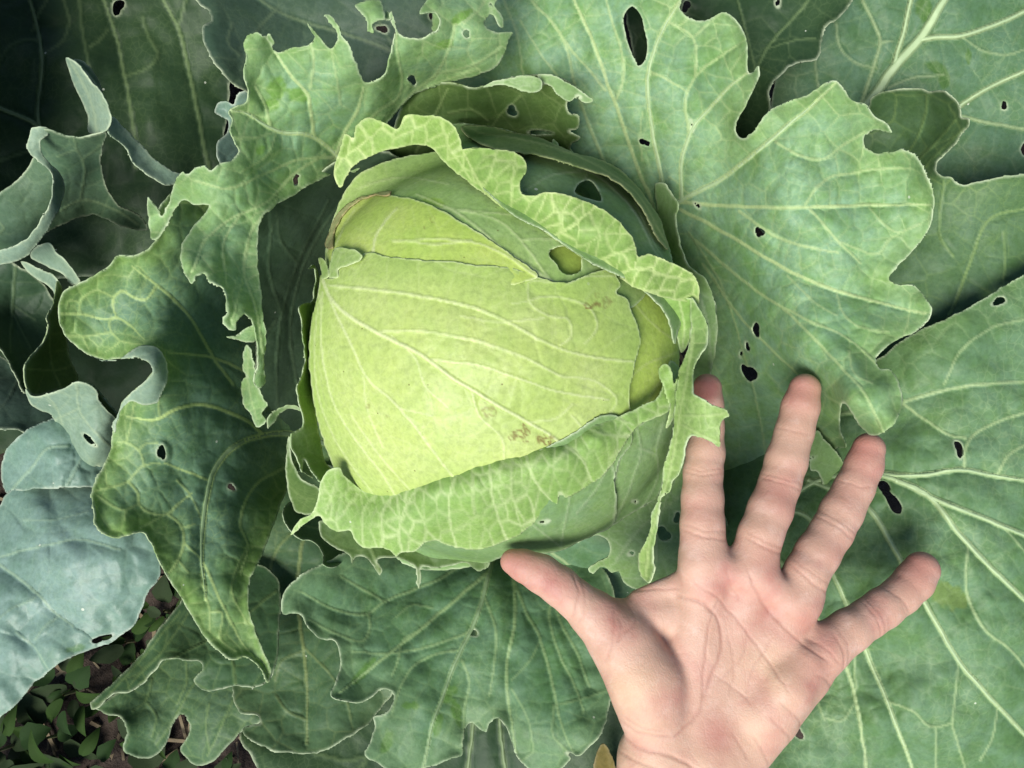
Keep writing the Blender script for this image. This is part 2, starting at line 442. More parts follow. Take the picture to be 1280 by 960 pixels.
    rr = mathn(N, L, 'ADD', rough, mathn(N, L, 'MULTIPLY', mathn(N, L, 'SUBTRACT', n2, 0.5), 0.25)); L.new(rr, b.inputs['Roughness'])
    b.inputs['Specular IOR Level'].default_value = spec
    bp = N.new('ShaderNodeBump'); bp.inputs['Strength'].default_value = bump; bp.inputs['Distance'].default_value = 0.0006
    hgt = mathn(N, L, 'ADD', n3, mathn(N, L, 'MULTIPLY', n2, 2.0)); L.new(hgt, bp.inputs['Height']); L.new(bp.outputs[0], b.inputs['Normal'])
    t = N.new('ShaderNodeBsdfTranslucent')
    tc = mixc(N, L, 0.55, c, (0.30, 0.50, 0.06)); L.new(tc, t.inputs['Color'])
    mx = N.new('ShaderNodeMixShader'); mx.inputs[0].default_value = trans
    L.new(b.outputs[0], mx.inputs[1]); L.new(t.outputs[0], mx.inputs[2])
    out = N.new('ShaderNodeOutputMaterial'); L.new(mx.outputs[0], out.inputs[0])
    return m

RIM = (0.56, 0.64, 0.42)
M_outer = leaf_mat('leaf_outer', (0.070, 0.150, 0.058), (0.090, 0.180, 0.060), (0.31, 0.41, 0.20), RIM, bloom=0.5, bloom_col=(0.140, 0.245, 0.18), margin_col=(0.12, 0.20, 0.07), margin=0.5)
M_light = leaf_mat('leaf_light', (0.155, 0.305, 0.100), (0.195, 0.35, 0.105), (0.45, 0.57, 0.26), RIM, bloom=0.6, bloom_col=(0.255, 0.415, 0.32), margin_col=(0.23, 0.36, 0.11), margin=0.55, trans=0.18, vein_k=.9)
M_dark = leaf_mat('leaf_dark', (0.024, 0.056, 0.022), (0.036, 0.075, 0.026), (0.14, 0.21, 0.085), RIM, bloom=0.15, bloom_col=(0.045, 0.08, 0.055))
M_blue = leaf_mat('leaf_glaucous', (0.125, 0.220, 0.160), (0.155, 0.26, 0.185), (0.30, 0.42, 0.28), (0.52, 0.58, 0.45), bloom=0.75, bloom_col=(0.235, 0.345, 0.31), rough=0.4, bump=0.2)
M_under = leaf_mat('leaf_underside', (0.17, 0.26, 0.18), (0.215, 0.31, 0.20), (0.34, 0.43, 0.26), RIM, bloom=0.65, bloom_col=(0.27, 0.37, 0.31))
M_olive = leaf_mat('leaf_olive', (0.070, 0.130, 0.032), (0.095, 0.16, 0.038), (0.22, 0.30, 0.11), RIM, bloom=0.25, bloom_col=(0.10, 0.16, 0.085))
M_wrap = leaf_mat('leaf_wrapper', (0.21, 0.365, 0.085), (0.265, 0.42, 0.10), (0.52, 0.63, 0.30), (0.60, 0.70, 0.40), bloom=0.3, bloom_col=(0.28, 0.42, 0.21), trans=0.2)
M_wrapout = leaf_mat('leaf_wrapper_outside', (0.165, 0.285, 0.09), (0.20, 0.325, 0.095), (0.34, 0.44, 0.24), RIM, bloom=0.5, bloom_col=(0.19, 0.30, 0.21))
M_head = leaf_mat('leaf_head', (0.36, 0.475, 0.12), (0.45, 0.54, 0.16), (0.70, 0.75, 0.42), (0.66, 0.73, 0.42), bloom=0.22, bloom_col=(0.46, 0.57, 0.28), margin_col=(0.33, 0.50, 0.11), margin=0.5, trans=0.12, rough=0.4, speck=0.25, vein_k=0.6, dots=0.75)
M_head2 = leaf_mat('leaf_head_green', (0.26, 0.40, 0.115), (0.32, 0.45, 0.12), (0.58, 0.65, 0.34), (0.62, 0.69, 0.40), bloom=0.4, bloom_col=(0.31, 0.43, 0.235), trans=0.12, rough=0.4, speck=0.3, vein_k=0.7, dots=0.6)
M_head3 = leaf_mat('leaf_head_inner', (0.36, 0.50, 0.09), (0.42, 0.56, 0.11), (0.55, 0.63, 0.24), (0.6, 0.68, 0.3), bloom=0.1, bloom_col=(0.4, 0.5, 0.18), trans=0.15, speck=0.0)
# ------------------------------------------------------------------ the plants
def at(px, py, z):
    return tuple(unproject(np.array(float(px)), np.array(float(py)), float(z)))
plant = empty('cabbage_plant', (HC[0] / 100, HC[1] / 100, 0))
tag(plant, 'large green cabbage with pale yellow-green head in the middle, hand resting beside it', 'cabbage')
left_plant = empty('cabbage_plant', (-0.40, 0.0, 0))
tag(left_plant, 'neighbouring cabbage at the left edge with blue-grey leaves and curled margins', 'cabbage')
right_plant = empty('cabbage_plant', (0.42, 0.26, 0))
tag(right_plant, 'neighbouring cabbage at the upper right edge with a rolled dull green lip', 'cabbage')

Z = lambda s: [tuple(float(v) for v in t.split(',')) for t in s.split()]
def H(s):
    f = rbf(Z(s)) if isinstance(s, str) else (lambda x, y: s)
    return lambda x, y: head_z(x, y, f(x, y))

R_dark = rib_material('leaf_rib_dark', (0.13, 0.19, 0.085), (0.16, 0.22, 0.10)); R_mid = rib_material('leaf_rib_mid', (0.17, 0.26, 0.13), (0.21, 0.30, 0.15))
# ---- outer leaves of the middle plant, lowest first
# dark leaf filling the upper left corner
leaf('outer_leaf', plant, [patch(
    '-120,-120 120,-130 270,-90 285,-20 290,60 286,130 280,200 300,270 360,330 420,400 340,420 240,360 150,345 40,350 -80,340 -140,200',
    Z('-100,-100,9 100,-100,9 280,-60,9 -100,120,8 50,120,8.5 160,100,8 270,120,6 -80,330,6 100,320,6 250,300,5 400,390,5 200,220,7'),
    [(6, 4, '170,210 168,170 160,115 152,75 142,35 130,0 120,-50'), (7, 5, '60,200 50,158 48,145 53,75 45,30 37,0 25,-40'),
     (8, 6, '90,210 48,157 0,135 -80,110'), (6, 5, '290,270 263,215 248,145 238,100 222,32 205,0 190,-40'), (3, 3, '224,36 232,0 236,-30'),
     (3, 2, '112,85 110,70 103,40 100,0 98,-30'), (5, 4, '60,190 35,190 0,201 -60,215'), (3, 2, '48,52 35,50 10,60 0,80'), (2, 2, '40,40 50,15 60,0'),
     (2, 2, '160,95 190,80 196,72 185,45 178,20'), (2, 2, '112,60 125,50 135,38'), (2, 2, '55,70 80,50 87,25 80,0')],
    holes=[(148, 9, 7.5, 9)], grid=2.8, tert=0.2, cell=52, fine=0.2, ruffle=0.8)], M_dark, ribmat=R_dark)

# thick-ribbed leaf in the upper right corner
leaf('outer_leaf', plant, [patch(
    '930,260 960,150 975,60 1000,-60 1100,-140 1300,-130 1400,-40 1410,150 1400,300 1250,330 1130,300 1040,330',
    Z('940,240,12 980,100,14 1040,-60,15 1200,-100,16 1380,-60,15 1390,150,14 1380,290,12 1200,200,13.5 1100,120,14 1050,240,12 1150,50,15.2'),
    [(19, 12, '1000,240 1050,172 1085,130 1120,82 1150,48 1180,0 1215,-60'), (9, 6, '1148,50 1170,46 1200,45 1240,32 1290,10 1360,-20'),
     (8, 6, '1118,80 1125,55 1132,30 1140,-10 1150,-60'), (5, 3, '1070,150 1095,72 1100,52 1090,25 1078,0 1070,-40'), (3, 3, '1100,53 1115,52'),
     (7, 6, '1120,190 1160,160 1205,128 1240,108 1290,85 1360,60'), (5, 3, '1180,140 1230,152 1290,162 1350,165'), (3, 2, '1110,110 1140,98 1180,93'), (3, 2, '1045,30 1050,60 1070,78 1095,85'),
     (2, 2, '1200,45 1225,62 1255,68 1290,60'), (3, 2, '1018,60 1022,100 1030,140')],
    holes=[(1255, 132, 4, 4.5), (1280, 187, 5, 7)], tert=0.4, cell=46, relief=0.22, ruffle=0.5, scr=[(1170, 85, 14, 8, 30), (1180, 100, 8, 12), (1210, 70, 4, 12), (1155, 15, 10, 18)])], M_outer)

# dark leaf at the top behind the bright lobes
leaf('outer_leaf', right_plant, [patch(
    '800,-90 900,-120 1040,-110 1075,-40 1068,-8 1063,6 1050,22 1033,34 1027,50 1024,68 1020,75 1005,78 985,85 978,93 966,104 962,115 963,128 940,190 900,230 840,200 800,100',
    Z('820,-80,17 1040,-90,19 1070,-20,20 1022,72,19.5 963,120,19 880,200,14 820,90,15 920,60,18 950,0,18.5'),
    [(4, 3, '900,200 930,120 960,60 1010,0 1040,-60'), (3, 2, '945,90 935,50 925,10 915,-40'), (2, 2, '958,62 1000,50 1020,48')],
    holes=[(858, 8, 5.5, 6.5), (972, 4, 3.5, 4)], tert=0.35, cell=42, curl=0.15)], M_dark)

# right upper leaf with a rolled lip
leaf('outer_leaf', right_plant, [patch(
    '1087,128 1088,122 1097,117 1120,111 1150,110 1165,114 1180,113 1195,124 1202,140 1203,147 1212,148 1213,155 1205,166 1195,180 1181,195 1171,205 1170,213 1180,220 1190,222 1198,229 1222,227 1250,221 1290,217 1400,215 1420,330 1400,520 1250,520 1110,500 1060,420 1040,300 1060,200',
    Z('1090,122,17 1120,113,18 1180,116,20 1210,150,20.5 1172,208,19 1200,230,19.5 1300,220,20 1400,230,19 1130,180,16 1100,260,16 1180,300,18.5 1280,330,18.5 1400,500,18 1200,460,18.3 1080,430,17.2 1130,440,18.2 1280,400,19 1170,160,18'),
    [(5, 3, '1150,470 1185,400 1200,360 1215,320 1240,272 1275,262 1320,255'), (3, 2, '1255,410 1290,380 1320,350'), (3, 2, '1110,220 1140,185 1158,140 1160,118'), (3, 2, '1120,230 1160,190 1195,150'), (3, 2, '1130,240 1175,190 1205,160'), (2, 2, '1100,160 1115,150 1120,125'),
     (2, 2, '1180,225 1178,300 1192,320'), (2, 2, '1255,290 1255,340 1250,370')],
    tert=0.5, cell=44, ruffle=0.4, curl=0.12)], [leaf_mat('leaf_right_lip', (0.065, 0.135, 0.045), (0.085, 0.165, 0.05), (0.20, 0.30, 0.10), RIM, bloom=0.45, bloom_col=(0.13, 0.215, 0.15))])

# big right leaf under the hand
leaf('outer_leaf', plant, [patch(
    '860,560 930,520 1000,500 1060,470 1110,440 1125,428 1150,413 1180,400 1225,375 1280,343 1360,310 1420,420 1430,700 1420,960 1380,1080 1200,1100 1040,1090 940,1060 930,980 950,880 900,760 850,660',
    Z('870,570,11 940,540,13 1060,475,17.5 1125,430,20 1225,378,20.8 1350,320,20.5 1400,600,20.5 1250,500,21.5 1150,560,21.2 1098,595,20 1180,690,22.6 1280,700,22 1150,800,22.3 1050,700,20 1000,640,17 950,740,16 1050,860,20.5 980,960,19.5 1150,1000,20.5 1350,1000,18.5 1000,1070,18 1250,850,22.2'),
    [(9, 6, '960,640 1030,598 1090,592 1150,594 1200,587 1250,596 1330,606'), (9, 6, '1060,590 1110,596 1170,624 1230,648 1290,673 1380,720'),
     (9, 6, '1120,600 1152,613 1200,668 1245,716 1290,758 1370,830'), (8, 6, '1010,600 1080,630 1120,690 1153,748 1200,828 1250,886 1290,928 1350,1000'),
     (7, 5, '960,640 1000,640 1040,715 1085,820 1112,885 1140,960 1160,1040'), (6, 4, '950,660 1000,740 1060,840 1078,920 1085,990'),
     (5, 3, '1040,520 1110,508 1170,490 1220,481 1290,477 1390,470'), (4, 3, '1120,498 1150,520 1190,545 1207,548'), (4, 3, '1206,586 1207,560 1215,545 1240,530 1290,512 1350,490'),
     (4, 3, '1246,594 1260,570 1290,552 1340,535'), (3, 3, '1197,826 1192,880 1190,900 1200,940 1215,990'), (3, 3, '1112,878 1140,888 1165,908 1190,902'), (3, 2, '1170,910 1170,960'),
     (4, 3, '1210,680 1208,740 1230,785 1265,815 1300,860'), (3, 2, '1255,660 1290,700 1330,750'), (3, 2, '1180,480 1200,440 1240,410 1280,400'), (3, 2, '1070,860 1068,810 1070,780'), (3, 2, '1030,900 1020,870 1010,840'), (3, 2, '1100,850 1080,800 1060,750'),
     (2, 2, '1245,886 1240,920 1225,950'), (2, 2, '1030,898 1052,900 1068,880')],
    holes=['1098,602 1105,601 1112,608 1113,615 1120,622 1127,633 1126,642 1119,641 1109,626', (1198, 561, 5.5, 9, -20), (1248, 377, 10, 4, -12), (999, 917, 5.5, 6.5)],
    grid=2.1, tert=0.26, cell=42, relief=0.11, ruffle=0.9, bull=0.05, scr=[(1185, 745, 30, 16, 20)])],
    leaf_mat('leaf_right', (0.090, 0.185, 0.062), (0.118, 0.22, 0.066), (0.38, 0.50, 0.24), RIM, bloom=0.5, bloom_col=(0.165, 0.28, 0.195), margin_col=(0.13, 0.22, 0.06), margin=0.3, scr_col=(0.17, 0.24, 0.06)))

# dark blue-green leaf at the top behind the ragged leaf
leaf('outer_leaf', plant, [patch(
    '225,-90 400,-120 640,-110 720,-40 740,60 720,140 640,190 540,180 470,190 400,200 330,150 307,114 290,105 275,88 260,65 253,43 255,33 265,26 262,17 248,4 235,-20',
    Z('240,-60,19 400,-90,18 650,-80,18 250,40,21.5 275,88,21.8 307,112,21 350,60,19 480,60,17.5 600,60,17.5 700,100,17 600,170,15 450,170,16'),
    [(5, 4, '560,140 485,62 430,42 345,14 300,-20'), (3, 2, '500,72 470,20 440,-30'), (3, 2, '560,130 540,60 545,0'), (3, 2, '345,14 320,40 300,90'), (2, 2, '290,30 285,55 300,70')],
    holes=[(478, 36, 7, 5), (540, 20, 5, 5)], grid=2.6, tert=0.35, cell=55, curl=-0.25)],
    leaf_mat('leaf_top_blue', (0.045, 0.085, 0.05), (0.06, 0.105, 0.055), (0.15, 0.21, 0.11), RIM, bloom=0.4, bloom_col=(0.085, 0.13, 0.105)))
# small shaded leaf bits below it
leaf('outer_leaf', plant, [patch('268,140 273,128 284,127 292,130 296,121 308,112 330,130 330,200 300,215 276,206 270,190 272,178 284,166 286,152 278,146',
    Z('270,135,18 300,120,18.5 320,160,17 275,195,19 300,205,18'), tert=0.3, curl=0.2)], M_blue)

# big bright leaf over the top and right of the head
leaf('outer_leaf', plant, [patch(
    '560,-120 760,-150 840,-110 858,-50 853,-5 851,12 860,22 884,25 904,15 914,19 928,35 935,58 935,86 938,92 948,82 950,90 945,106 931,135 921,155 920,165 928,172 939,167 950,152 962,138 985,127 1015,115 1035,102 1046,101 1055,110 1065,124 1085,132 1095,145 1110,156 1115,166 1107,165 1095,162 1084,167 1079,174 1082,185 1090,191 1110,191 1133,188 1149,199 1157,215 1166,235 1168,258 1160,290 1140,315 1120,335 1111,349 1118,354 1140,356 1155,369 1165,385 1160,402 1145,415 1120,425 1105,437 1096,449 1099,461 1111,462 1121,476 1127,500 1123,520 1112,535 1100,543 1090,543 1080,536 1066,516 1055,502 1050,530 1056,560 1046,560 1040,580 1030,600 1000,640 960,650 920,640 895,590 880,520 872,460 850,380 780,330 700,260 620,200 560,130 540,20',
    Z('560,-100,20 700,-110,22 840,-80,23.5 600,60,20 700,100,21 640,180,17 760,200,18.5 820,300,16 845,250,19 870,330,17 880,420,15 900,540,13.5 950,620,13.5 1010,600,15 850,100,23 930,60,26 945,95,26.5 920,165,23.5 1045,104,28 1110,160,27 1085,180,25.5 1166,245,27 1010,230,26.5 930,230,23.5 1112,350,25.2 1163,388,26.6 1098,452,26.6 1100,540,27.5 1126,500,27.3 1062,505,26.9 1000,440,24.2 950,370,21.5 1040,330,25 1055,540,20 960,500,17 1010,500,20 925,420,17.5'),
    [(7, 5, '832,262 827,220 815,160 810,95 820,56 836,24 858,-10 870,-50'), (6, 4, '820,262 800,215 790,187 770,130 760,105 740,50 718,0 700,-50'),
     (4, 3, '768,130 779,100 778,70 762,15 750,-30'), (5, 3, '770,235 755,200 720,110 700,42 665,2 640,-30'), (4, 3, '757,112 722,72 690,30'), (3, 2, '700,180 660,110 645,40 630,0'), (3, 2, '697,95 668,55 650,25'),
     (7, 5, '852,250 853,195 862,168 890,132 922,100 942,86'), (5, 3, '861,165 858,120 870,96 880,86 922,57'), (4, 3, '870,95 866,45 838,28'), (3, 2, '868,46 885,30'), (4, 3, '811,88 835,100 858,115'),
     (9, 5, '845,255 865,243 900,225 945,190 1010,135 1044,104'), (6, 4, '848,252 905,257 980,259 1080,257 1165,256'), (4, 3, '1005,258 1018,238 1040,220 1062,217 1090,212 1140,210'), (4, 3, '970,178 1000,195 1020,200 1055,180 1080,165'),
     (4, 3, '1013,262 1048,302 1075,330'), (5, 3, '925,264 965,292 1002,307 1048,315'), (3, 2, '1050,302 1098,315 1110,300 1125,290'), (3, 2, '1085,260 1122,290 1150,280'),
     (6, 4, '852,262 910,292 975,332 1050,365 1110,382 1158,392'), (5, 3, '870,300 960,372 1010,400 1060,425 1090,450 1100,460'), (3, 2, '985,345 1020,380 1045,395'), (3, 2, '1045,368 1055,395 1072,408 1110,415'), (4, 3, '980,385 1010,415 1060,468 1085,500 1105,538'), (3, 2, '1060,440 1070,470 1090,480'), 
     (4, 3, '880,330 930,400 980,450 1010,480'), (3, 2, '862,290 900,350 930,440 950,520 960,600'), (3, 2, '865,245 838,220'), (3, 2, '804,200 800,170 802,140')],
    holes=['782,16 790,8 800,18 805,36 809,60 804,78 800,82 790,66 783,45', (806, 178, 7, 4, 25), (865, 157, 2, 6, -15), (950, 290, 5, 7.5, -20), (872, 256, 6, 2, 40), (946, 412, 5, 8, -20), (935, 433, 3, 5, -10), (927, 442, 2, 4), (937, 466, 7, 13, -28)],
    tert=0.6, cell=37, fine=0.35, ruffle=0.8, edge_wave=0.4, bull=0.07, relief=0.08, curl=0.15)], M_light)

# upper pale fold of the leaf tip above the ring finger
# dark cup leaf left of the head
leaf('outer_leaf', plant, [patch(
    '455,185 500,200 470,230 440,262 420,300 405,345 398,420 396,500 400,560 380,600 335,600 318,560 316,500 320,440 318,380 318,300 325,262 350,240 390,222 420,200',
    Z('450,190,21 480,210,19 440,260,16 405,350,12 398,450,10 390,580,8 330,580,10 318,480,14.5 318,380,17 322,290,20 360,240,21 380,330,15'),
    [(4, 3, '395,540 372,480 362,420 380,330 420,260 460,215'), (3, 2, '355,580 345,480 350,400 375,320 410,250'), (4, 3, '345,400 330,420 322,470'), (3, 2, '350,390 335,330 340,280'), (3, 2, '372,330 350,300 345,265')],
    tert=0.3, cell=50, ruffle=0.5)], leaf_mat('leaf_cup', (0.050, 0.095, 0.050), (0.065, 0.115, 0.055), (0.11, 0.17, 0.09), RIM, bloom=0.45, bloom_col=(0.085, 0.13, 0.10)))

# lowest leaf at the bottom edge, mostly hidden
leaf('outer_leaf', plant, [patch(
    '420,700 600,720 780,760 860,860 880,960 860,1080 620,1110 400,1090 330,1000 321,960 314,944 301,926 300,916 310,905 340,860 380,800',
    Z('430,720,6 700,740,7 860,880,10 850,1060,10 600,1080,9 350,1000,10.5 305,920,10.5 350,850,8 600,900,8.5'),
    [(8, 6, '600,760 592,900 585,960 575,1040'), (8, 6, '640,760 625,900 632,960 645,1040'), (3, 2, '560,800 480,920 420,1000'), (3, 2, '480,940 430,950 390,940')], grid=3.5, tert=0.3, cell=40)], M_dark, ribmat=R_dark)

# bottom left leaf with a long midrib
leaf('outer_leaf', plant, [patch(
    '440,590 470,640 490,720 500,800 498,850 490,868 480,880 460,905 430,925 400,940 380,943 360,941 340,938 328,932 312,925 304,914 314,906 326,904 324,898 300,890 290,850 300,760 320,660 360,590',
    Z('440,600,9 480,700,10.5 495,830,13 470,900,14 380,942,14.5 306,915,14 300,850,12 310,740,10.5 350,620,9 400,760,11.5 395,860,13.2'),
    [(6, 4, '430,600 385,660 372,740 378,800 384,860 383,930'), (4, 3, '400,640 345,690 338,760 340,800'), (3, 2, '380,810 410,840 430,870 440,900'), (3, 2, '376,815 352,828 344,850'), (3, 2, '383,900 360,890 345,870'), (3, 2, '405,640 440,700 460,780 470,840')],
    tert=0.4, cell=38, ruffle=0.5)], leaf_mat('leaf_bottom_left', (0.042, 0.102, 0.036), (0.06, 0.126, 0.042), (0.18, 0.24, 0.09), RIM, bloom=0.4, bloom_col=(0.085, 0.145, 0.10), margin_col=(0.10, 0.165, 0.075), margin=0.5))

# lobed leaf folded over itself, bottom left
M_folded = leaf_mat('leaf_folded', (0.050, 0.115, 0.045), (0.07, 0.14, 0.05), (0.21, 0.31, 0.11), RIM, bloom=0.45, bloom_col=(0.115, 0.19, 0.135), trans=0.2)
lobed = leaf('outer_leaf', plant, [
    patch('118,884 128,880 150,862 190,830 240,800 330,760 380,740 360,830 335,880 325,904 305,912 295,922 275,943 262,954 246,956 232,946 226,936 229,929 237,916 236,902 229,893 222,896 215,907 210,925 200,940 186,947 166,944 155,938 154,930 160,914 157,905 150,896 135,893',
          Z('120,884,13 160,915,13 185,945,12.5 230,895,12.5 245,953,12.5 320,905,12.5 360,780,10 240,830,11 200,880,12'),
          [(3, 2, '300,800 240,860 215,905 195,930'), (3, 2, '233,830 234,850 222,880'), (3, 2, '330,800 290,880 260,945'), (2, 2, '190,850 183,875 165,890'), (2, 2, '184,880 195,895 190,920'), (2, 2, '262,880 258,905 262,940')], tert=0.4, cell=34, curl=0.1)], M_folded)
leaf('folded_margin', lobed, [
    patch('113,878 118,874 150,845 180,815 200,785 226,752 250,720 300,700 345,720 350,780 345,830 338,850 322,858 292,858 256,863 247,857 242,848 248,842 254,836 252,829 235,826 215,824 205,826 198,834 190,843 175,857 160,866 145,867 132,876 122,885 115,886',
          Z('114,880,14 180,815,13.5 226,752,13 160,866,15 210,825,15.5 252,831,15.5 244,850,15.6 300,858,15.8 338,850,16 340,740,12 270,770,13.5'),
          [(3, 2, '345,740 280,790 225,820 175,855'), (3, 2, '300,750 290,800 293,856'), (2, 2, '240,760 215,800 160,860'), (2, 2, '225,765 190,810 140,865')], tert=0.4, cell=36, curl=0.1, mslot=0)],
    M_folded)

# left big leaf
left_leaf = leaf('outer_leaf', plant, [patch(
    '196,262 203,252 216,240 232,246 262,250 300,262 330,300 345,380 352,450 370,500 420,530 430,570 400,600 372,590 355,620 340,660 325,700 312,730 311,755 318,785 328,812 337,832 339,845 335,852 325,836 314,825 303,822 292,826 275,816 256,796 240,771 224,745 207,718 197,700 186,676 176,666 160,670 145,673 130,668 118,655 117,640 115,612 124,590 137,565 140,545 147,520 155,500 170,486 184,473 191,463 188,455 175,448 150,449 130,450 114,445 95,433 82,421 75,405 74,376 80,362 95,355 115,345 140,328 145,321 170,318 188,308 195,295 193,285 187,274',
    Z('200,258,22 300,265,18 330,340,14 355,460,11 420,560,8 380,590,9 340,660,14.5 312,740,17.6 325,810,18.6 337,845,18.8 300,822,19 240,770,19.6 200,704,21 160,670,22 117,630,21.5 138,560,21 170,487,22 191,463,23.6 205,462,22.5 150,449,21 85,420,21.5 75,390,22.3 110,347,22.5 190,305,22 150,390,21 240,400,19 230,480,20.3 260,520,18 300,560,15.5 220,600,19.3 270,660,18.2 190,630,20.3 270,760,19.2 290,470,16 225,445,21'),
    [(11, 7, '420,560 365,542 320,546 290,560 268,588 256,640 252,700 258,750'), (6, 5, '330,545 305,525 280,514 250,506 215,513 196,523 160,520'), (5, 4, '350,500 300,462 265,447 232,442 210,441'),
     (5, 4, '290,480 265,446 235,395 195,356 165,332'), (4, 4, '195,356 186,370 183,373 165,370 152,363 143,371 143,390 146,398'), (4, 4, '76,392 100,392 135,399 146,398 160,405 180,425'), (3, 3, '143,371 120,362 100,377 100,392'), (3, 3, '100,377 85,375 82,385'), (3, 3, '146,398 138,402 140,415 150,426 133,440'), (3, 3, '140,416 104,420 85,420'), (3, 3, '150,426 165,430 180,433'), (2, 2, '104,420 110,436'),
     (3, 3, '117,615 160,601 180,582 200,578'), (4, 4, '160,601 172,618 173,630 208,642 222,630 240,616'), (3, 3, '173,630 157,637 120,620'), (3, 3, '157,637 155,652'), (3, 3, '208,642 175,660'), (4, 4, '208,642 227,660 229,678 222,700 208,720'), (3, 3, '229,678 250,700 251,730'), (3, 3, '227,660 242,655'), (3, 3, '222,700 235,715'), (3, 3, '180,582 173,564 158,553 148,552'), (3, 3, '173,564 182,555 198,553'), (3, 2, '158,553 163,535 170,500'),
     (5, 4, '400,560 345,590 320,605 305,630 300,660 308,680 300,720'), (4, 3, '258,600 235,590 205,578'), (4, 3, '252,700 262,720 280,760 300,800 318,825'), (3, 3, '262,765 275,765 276,800 295,815'), (3, 3, '250,720 262,765 262,790'), (3, 2, '252,650 235,615 220,600'), (3, 2, '308,680 290,740 310,780'), (3, 3, '199,520 197,500 205,480')],
    holes=[(202, 565, 4.5, 10, 5), (289, 609, 5, 4)], scr=[], tert=0.5, cell=34, fine=0.3, ruffle=0.6, edge_wave=0.3, bull=0.055, relief=0.06, curl=0.22, tw=1.4, tmar=0.8)],
    leaf_mat('leaf_left', (0.092, 0.190, 0.092), (0.112, 0.215, 0.094), (0.42, 0.55, 0.20), RIM, bloom=0.5, bloom_col=(0.165, 0.275, 0.215), margin_col=(0.17, 0.295, 0.055), margin=0.85), ribmat=R_mid)
leaf('rolled_lip', left_leaf, [
    patch('112,444 130,451 150,449 160,443 170,436 186,432 199,438 207,452 209,470 204,488 196,502 180,506 166,500 152,512 147,524 143,540 141,536 147,518 156,500 170,486 184,473 191,463 188,455 175,448 150,449 130,450',
          Z('112,444,21.9 150,449,22.6 186,433,23.3 199,440,23.6 191,463,24.6 208,468,23.2 196,500,22.4 170,486,23.2 147,520,22.2 141,540,21.9'), tert=0.25, cell=28, ruffle=0.05, edge_wave=0.05, curl=-0.2)], M_under)


# ragged light leaf upper left
leaf('outer_leaf', plant, [
    patch('186,247 196,260 204,270 210,254 216,236 222,219 228,214 233,218 245,209 258,207 262,212 275,204 290,200 297,190 292,176 287,165 290,150 285,140 293,133 305,129 310,116 304,96 303,88 308,70 304,56 312,42 320,40 332,47 347,65 365,60 378,58 388,53 393,46 387,35 384,27 393,38 405,52 415,60 422,50 420,40 412,29 405,18 411,19 420,28 428,45 436,56 443,74 450,90 455,101 470,100 481,88 487,70 492,46 494,38 486,20 488,14 494,25 498,40 506,46 520,47 535,43 547,35 546,20 540,17 525,17 534,0 545,-40 600,-60 650,-40 625,-3 612,16 606,32 618,40 641,41 634,52 632,62 625,75 610,88 590,95 570,100 545,108 520,116 500,132 488,148 470,175 440,215 425,205 412,218 398,226 384,231 365,245 345,256 326,275 322,300 324,345 328,390 333,425 329,455 331,478 322,486 317,476 322,452 319,421 312,398 305,392 296,400 293,413 285,409 278,402 284,391 282,374 279,362 262,352 255,342 245,346 240,354 228,332 227,314 235,295 250,275 263,257 245,256 232,250 220,262 205,290 193,300 187,280',
          Z('190,250,24 228,216,26.5 215,260,23 190,290,22.5 262,210,26.5 297,190,26 288,150,26.5 308,100,27 315,44,28 350,62,27 385,32,28.5 408,22,28.5 455,100,26 488,60,27 545,30,27.5 560,-40,26 640,-30,25 635,50,25 570,100,23 500,135,22 440,210,20 420,185,21.5 345,163,24.6 390,120,25.5 330,250,24 322,300,25 228,320,27 265,257,25.5 240,352,27.5 282,400,27.5 325,450,26 322,480,25 300,330,26 370,225,22.5 290,270,25.5 460,140,24 560,60,26'),
          [(8, 5, '430,205 415,188 390,170 345,163 325,152 305,141 288,138'), (6, 4, '392,170 388,140 385,120 365,95 345,66'), (5, 3, '337,155 330,130 318,108'), (6, 4, '420,190 430,165 445,140 455,108'), (5, 3, '440,180 470,140 497,120 502,100 497,70 495,42'), (5, 3, '480,160 515,115 545,90 560,62 570,30'), (4, 3, '388,110 392,75 388,45'), (3, 2, '425,130 420,90 415,60'),
           (5, 3, '420,195 370,200 320,222 285,235 245,225'), (5, 3, '405,192 370,215 330,255 290,272 262,295 240,340'), (4, 3, '300,268 280,300 283,360'), (4, 3, '345,250 310,300 305,340 320,390 328,440'), (3, 2, '310,305 300,360 290,400'), (3, 2, '345,165 335,190 300,215'), (3, 2, '510,118 540,105 600,85'), (3, 2, '275,170 310,172 345,165'), (3, 2, '545,90 590,80 625,60'), (2, 2, '580,30 600,10 610,-20')],
          holes=[(370, 225, 4, 7, 20), (515, 99, 5, 6), (583, 42, 5, 4), (338, 48, 4, 6, -30), (621, 20, 5, 14, -25)], scr=[(345, 110, 12, 16), (340, 130, 14, 8), (325, 188, 7, 6), (372, 118, 14, 10), (555, 55, 12, 6, -20), (575, 22, 18, 6, -30)],
          tert=0.58, cell=34, fine=0.3, ruffle=0.8, edge_wave=0.5, bull=0.07, relief=0.08, grid=2.0, jag=1.0),
    patch('444,8 455,3 475,2 480,14 480,24 471,25 465,30 467,39 460,38 459,29 455,20', Z('444,8,28 480,5,27.5 462,38,28 470,15,28.2'), tert=0.2, grid=2.0),
    patch('480,22 484,14 487,16 490,24 486,26', Z('480,24,27.6 490,22,27.8 484,14,27.7 486,20,27.7'), tert=0, grid=1.5, jag=0)], M_light)
